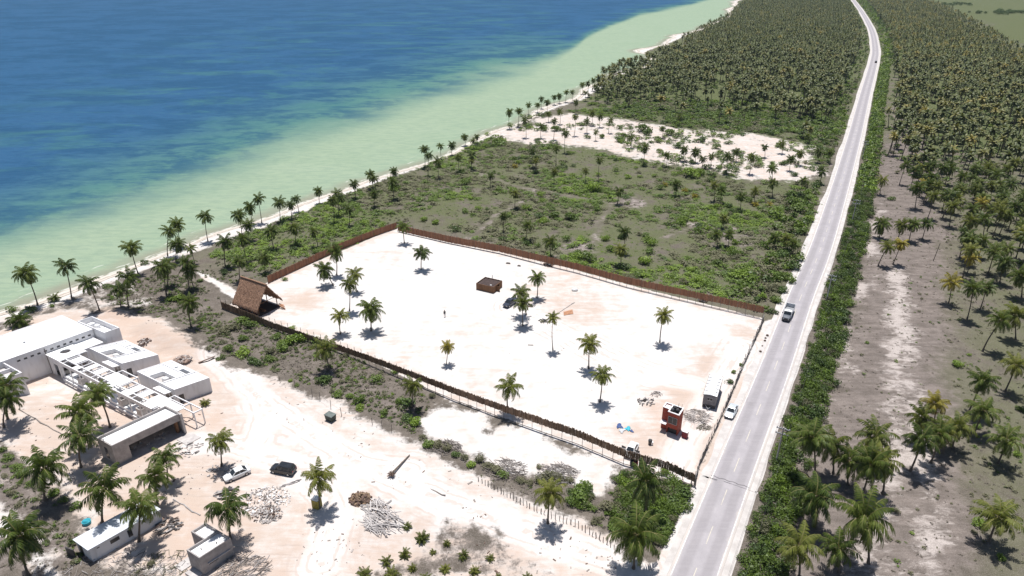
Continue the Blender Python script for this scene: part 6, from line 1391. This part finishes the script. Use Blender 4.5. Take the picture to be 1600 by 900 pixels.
pile('brush_heap', (790, 735), 140, ((.6, 2.4), (.03, .08), (.03, .08)), [M['twig'], M['post']], 'dead grey branches in the middle of the brush row', 'brush', 14, .6, 3.4, R(-30), .9)
pile('brush_heap', (697, 700), 110, ((.6, 2.2), (.03, .08), (.03, .08)), [M['twig'], M['post']], 'dead grey branches at the upper end of the brush row', 'brush', 15, .6, 2.6, R(-30), .8)
pile('debris', (850, 502), 40, ((.2, .9), (.05, .3), (.04, .2)), [M['dark_metal'], M['plank'], M['bush_grey']], 'dark litter left of the very tall thin palm on the lot', 'debris', 16, .5, 1.2, None, .4)
pile('debris', (1010, 628), 40, ((.2, .9), (.05, .3), (.04, .2)), [M['post'], M['plank'], M['dark_metal']], 'brown litter on the sand left of the red gatehouse', 'debris', 17, .5, 1.6, None, .4)
pile('debris', (1026, 616), 22, ((.3, 1.1), (.05, .1), (.04, .1)), [M['post'], M['plank']], 'curled wire and sticks on the sand above the red gatehouse', 'debris', 18, .5, 1.2, None, .3)
pile('brush_heap', (1088, 653), 110, ((.5, 2.0), (.03, .06), (.03, .06)), [M['plank'], M['rubble'], M['twig'], M['straw']], 'long heap of cut brown branches between gatehouse and trailer', 'brush', 19, .3, 2.4, R(-20), .4)
pile('brush_heap', (1100, 668), 60, ((.4, 1.4), (.03, .07), (.03, .07)), [M['twig'], M['bush_grey']], 'small heap of twigs right of the red cabinet', 'brush', 20, .4, 1.2, R(10), .3)
pile('debris', (830, 478), 26, ((.2, .7), (.1, .3), (.05, .3)), [M['dark_metal'], M['soil'], M['plank']], 'dark litter right of the palm pair by the pickup', 'debris', 21, .5, .9, None, .4)
pile('earth_heap', (228, 540), 60, ((.2, .6), (.2, .5), (.1, .3)), [M['soil'], M['rubble']], 'small brown earth patch behind the twin white blocks', 'earth heap', 22, .8, 1.4, None, .4)
pile('earth_heap', (287, 566), 90, ((.3, .8), (.2, .6), (.15, .4)), [plain('pinkish_earth', (.40, .30, .25), (.30, .22, .185), 2, .95), M['rubble']], 'pinkish earth heap right of the twin white blocks', 'earth heap', 23, .8, 1.6, None, .7)
pile('earth_heap', (858, 414), 70, ((.3, .8), (.2, .6), (.15, .4)), [M['soil'], M['dark_metal']], 'dark heap at the foot of the red-brown fence', 'earth heap', 24, .8, 1.5, None, .7)
pile('earth_heap', (1098, 470), 50, ((.3, .8), (.2, .6), (.15, .4)), [M['soil'], M['dark_metal']], 'dark heap beneath the right end of the red-brown fence', 'earth heap', 25, .8, 1.0, None, .6)

m = MB(); m.box((0, 0, 0), (3.4, 1.3, .10)); o_ = solid('dug_soil', m, M['soil'], 'dark brown strip of freshly dug soil at the edge of the scrub', 'soil patch', (*U(322, 561), .25), 'structure'); o_.rotation_euler = (R(-24), 0, R(46)); o_.location.z = -.15

for i, (x, y, s_) in enumerate(((1199, 525, .5), (1196, 529, .4), (1195, 533, .45), (1188, 550, .45), (1191, 541, .3))):
    rg = random.Random(i); m = MB(); loft(m, [[(math.cos(k * 1.047) * rr * rg.uniform(.8, 1.1), math.sin(k * 1.047) * rr * rg.uniform(.8, 1.1), z_) for k in range(6)] for rr, z_ in ((.4, 0), (.5, .25), (.42, .5), (.15, .62))])
    o_ = solid('dark_stone', m, M['soil'], 'dark stone on the roadside verge, %s from the far end' % ORD[[0, 1, 2, 4, 3][i]], 'stone', (*U(x, y), 0), None, 'dark stones on the verge'); o_.scale = (s_ * 1.3,) * 3
# loose litter over the building site
rg = random.Random(77); m = MB()
for k in range(1500):
    px, py = rg.uniform(0, 1000), rg.uniform(500, 900); X, Y = U(px, py)
    if not (inside(X, Y, SITE) or (inside(X, Y, PLOT) and rg.random() < .12)): continue
    if vnoise(np.array([X + 300.]), np.array([Y + 300.]), 7, 55)[0] < .5: continue
    s_ = rg.uniform(.04, .16) * (1 if rg.random() < .93 else 2.2); m.box((X, Y, gz(X, Y) + .03), (s_ * rg.uniform(1, 4), s_, .08), rg.uniform(0, 3.1), rg.choice((0, 0, 1, 2)))
tag(m.build('litter', [M['twig'], M['rubble'], M['soil']]), 'stones, twigs and litter scattered over the sand of the building site', 'litter', kind='stuff')
# felled trunk with root ball
A, B_ = U(612, 744), U(640, 712); m = MB(); m.tube([(0, 0, .5), ((B_[0] - A[0]) * .5, (B_[1] - A[1]) * .5, .35), (B_[0] - A[0], B_[1] - A[1], .15)], [.17, .13, .10], 8)
r = empty('felled_trunk', (*A, 0), 'felled palm trunk with its root ball lying on the sand', 'tree trunk'); m.build('trunk', M['trunk'], r)
m = MB(); rg = random.Random(6)
for i in range(26): a, e = rg.uniform(0, 6.28), rg.uniform(-.4, 1.3); m.tube([(0, 0, .4), (math.cos(a) * math.cos(e) * .8, math.sin(a) * math.cos(e) * .8, max(.03, .4 + math.sin(e) * .5))], [.13, .03], 5)
m.build('root_ball', M['soil'], r)
for i, (p0, p1, lab) in enumerate((((655, 757), (695, 775), 'long low strip of dead fronds lying along the sandy track'), ((30, 640), (102, 682), 'dark rope-like line of debris across the villa yard'), ((866, 493), (897, 473), 'thin grey pole lying on the lot above the very tall palm'), ((1265 - 828, 762), (1300 - 832, 752), 'pair of grey pipes lying right of the rubble heap'), ((272, 780), (312, 806), 'brown timber curb curving past the small grey house'))):
    A, B_ = U(*p0), U(*p1); n = 8; rg = random.Random(i); m = MB()
    for q in range(2 if 'pair' in lab else 1): m.tube([((B_[0] - A[0]) * k / n + rg.uniform(-.12, .12) + q * .25, (B_[1] - A[1]) * k / n + rg.uniform(-.12, .12) + q * .4, .06) for k in range(n + 1)], [rg.uniform(.06, .14) for k in range(n + 1)], 6)
    solid('lying_pole' if i > 1 else 'debris_line', m, M['twig'] if i < 2 else M['plank'], lab, 'debris' if i < 2 else 'pole', (*A, 0))
X, Y = U(888, 489.5); m = MB()
for k in range(5): m.box((0, k * .32 - .6, .1 + .04 * k), (2.4, .26, .06), R(20) + .04 * k)
solid('board_stack', m, M['plank_or'], 'small stack of orange boards lying on the sand lot', 'boards', (X, Y, 0))
X, Y = U(898, 454); m = MB(); loft(m, [[(math.cos(k * .785) * rr, math.sin(k * .785) * rr * .7, z_) for k in range(8)] for rr, z_ in ((.7, 0), (.85, .3), (.7, .55), (.4, .65))]); solid('water_tank', m, M['white_paint'], 'small white tank lying on the lot below the far fence', 'tank', (X, Y, 0))
for i, (x, y, l_) in enumerate(((794, 412, 1.2), (811, 416, .9))):
    m = MB(); m.box((0, 0, .12), (l_, .35, .22)); m.box((0, .05, .28), (l_ * .7, .25, .12)); o_ = solid('timber_beam', m, M['post'], '%s of two dark timber blocks lying inside the far fence' % ('left' if i == 0 else 'right'), 'timber', (*U(x, y), 0)); o_.rotation_euler = (0, 0, R(-12))

# person on the lot
def person(x, y, rz, label):
    r = empty('person', (x, y, 0), label, 'person', None, rz)
    V = {'pel': (0, 0, .94), 'sp': (0, 0, 1.18), 'ch': (.01, 0, 1.36), 'nk': (.015, 0, 1.50), 'hd': (.03, 0, 1.62), 'top': (.03, 0, 1.72),
         'lh': (.0, .10, .90), 'lk': (.06, .11, .50), 'la': (.0, .12, .09), 'lt': (.15, .13, .04), 'rh': (0, -.10, .90), 'rk': (.02, -.11, .49), 'ra': (-.10, -.12, .09), 'rt': (.05, -.13, .04),
         'ls': (.01, .19, 1.40), 'le': (-.03, .25, 1.12), 'lw': (.05, .27, .88), 'lf': (.08, .27, .79), 'rs': (.01, -.19, 1.40), 're': (.03, -.25, 1.12), 'rw': (.10, -.25, .90), 'rf': (.13, -.25, .81)}
    Rr = {'pel': .14, 'sp': .13, 'ch': .15, 'nk': .06, 'hd': .095, 'top': .075, 'lh': .10, 'lk': .065, 'la': .045, 'lt': .04, 'rh': .10, 'rk': .065, 'ra': .045, 'rt': .04, 'ls': .065, 'le': .048, 'lw': .035, 'lf': .03, 'rs': .065, 're': .048, 'rw': .035, 'rf': .03}
    E = [('pel', 'sp'), ('sp', 'ch'), ('ch', 'nk'), ('nk', 'hd'), ('hd', 'top'), ('pel', 'lh'), ('lh', 'lk'), ('lk', 'la'), ('la', 'lt'), ('pel', 'rh'), ('rh', 'rk'), ('rk', 'ra'), ('ra', 'rt'), ('ch', 'ls'), ('ls', 'le'), ('le', 'lw'), ('lw', 'lf'), ('ch', 'rs'), ('rs', 're'), ('re', 'rw'), ('rw', 'rf')]
    ks = list(V); me = bpy.data.meshes.new('body'); me.from_pydata([V[k] for k in ks], [(ks.index(a), ks.index(b)) for a, b in E], [])
    o = bpy.data.objects.new('body', me); COL.objects.link(o); o.parent = r
    sk = o.modifiers.new('skin', 'SKIN'); sl_ = me.skin_vertices[0].data if me.skin_vertices else None
    if sl_ is None:
        me.skin_vertices.new() if hasattr(me.skin_vertices, 'new') else None
        bpy.context.view_layer.objects.active = o; sl_ = me.skin_vertices[0].data if me.skin_vertices else None
    if sl_ is not None:
        for i, k in enumerate(ks): sl_[i].radius = (Rr[k], Rr[k]); sl_[i].use_root = (k == 'pel')
    sb = o.modifiers.new('sub', 'SUBSURF'); sb.levels = sb.render_levels = 1
    t = NT('clothed_figure'); h_ = t.n('ShaderNodeSeparateXYZ'); tc = t.n('ShaderNodeTexCoord'); t.l(tc.outputs['Object'], h_.inputs[0])
    c = t.mix(t.ss(h_.outputs[2], .95, .97), (.05, .06, .09), (.03, .035, .04)); c = t.mix(t.ss(h_.outputs[2], 1.46, 1.48), c, (.30, .17, .11)); t.base(c, .8); me.materials.append(t.mat)
    m = MB(); m.tube([(.0, 0, 1.60), (.01, 0, 1.68), (.02, 0, 1.74), (.03, 0, 1.765)], [.10, .112, .085, .03], 10); m.build('hair', M['hair'], r)
person(*U(695, 495), R(-70), 'person in dark clothes walking alone across the white lot')
SKY_STRENGTH, EXPOSURE, HAZE = 0.062, 0.34, 0.00005
# ================================================================== camera, light, air
cam = bpy.data.cameras.new('camera'); co_ = bpy.data.objects.new('camera', cam); COL.objects.link(co_)
co_.location = (0, 0, CAMH); co_.rotation_euler = (math.pi / 2 - PIT, 0, 0)
cam.sensor_width = 36; cam.lens = F / 1600 * 36; cam.clip_start = .5; cam.clip_end = 90000; scene.camera = co_
SUN_EL, SUN_AZ = 76.5, -4.0       # azimuth measured from +Y towards +X
sd_ = Vector((math.sin(R(SUN_AZ)) * math.cos(R(SUN_EL)), math.cos(R(SUN_AZ)) * math.cos(R(SUN_EL)), math.sin(R(SUN_EL))))
L = bpy.data.lights.new('sun', 'SUN'); L.energy = 4.5; L.angle = R(.53); L.color = (1.0, .97, .935)
so = bpy.data.objects.new('sun', L); COL.objects.link(so); so.location = (0, 0, 300); so.rotation_euler = (-sd_).to_track_quat('-Z', 'Y').to_euler()
W = bpy.data.worlds.new('World'); scene.world = W; W.use_nodes = True; nt = W.node_tree
bg = nt.nodes['Background']; sky = nt.nodes.new('ShaderNodeTexSky'); sky.sky_type = 'NISHITA'; sky.sun_disc = False
sky.sun_elevation = R(SUN_EL); sky.sun_rotation = R(SUN_AZ % 360); sky.air_density = 1.0; sky.dust_density = 1.0; sky.ozone_density = 1.0
nt.links.new(sky.outputs[0], bg.inputs[0]); bg.inputs[1].default_value = SKY_STRENGTH
if HAZE > 0:
    m = MB(); m.box((3000, 15000, 38), (60000, 62000, 0)); m.v = []; m.f = []; m.m = []; m.smooth = []
    x0, x1, y0, y1, z0, z1 = -24000, 27000, -900, 36500, -5, 82
    m.prism([(x0, y0), (x1, y0), (x1, y1), (x0, y1)], z0, z1)
    hm = bpy.data.materials.new('haze_air'); hm.use_nodes = True; hm.node_tree.nodes.clear()
    oo = hm.node_tree.nodes.new('ShaderNodeOutputMaterial'); pv = hm.node_tree.nodes.new('ShaderNodeVolumePrincipled'); pv.inputs['Density'].default_value = HAZE; pv.inputs['Color'].default_value = (.68, .82, 1.0, 1); pv.inputs['Anisotropy'].default_value = .2
    hm.node_tree.links.new(pv.outputs[0], oo.inputs['Volume'])
    hz = m.build('haze', hm); tag(hz, 'thin pale sea haze over the coast', 'haze', kind='stuff')
vs_ = scene.view_settings; vs_.view_transform = 'Standard'; vs_.look = 'None'; vs_.exposure = EXPOSURE; vs_.gamma = 1; vs_.use_curve_mapping = False
scene.render.engine = 'CYCLES'; scene.cycles.max_bounces = 6; scene.cycles.diffuse_bounces = 3; scene.cycles.transmission_bounces = 4; scene.cycles.volume_bounces = 0; scene.cycles.transparent_max_bounces = 8
scene.cycles.use_denoising = True; scene.cycles.caustics_reflective = False; scene.cycles.caustics_refractive = False
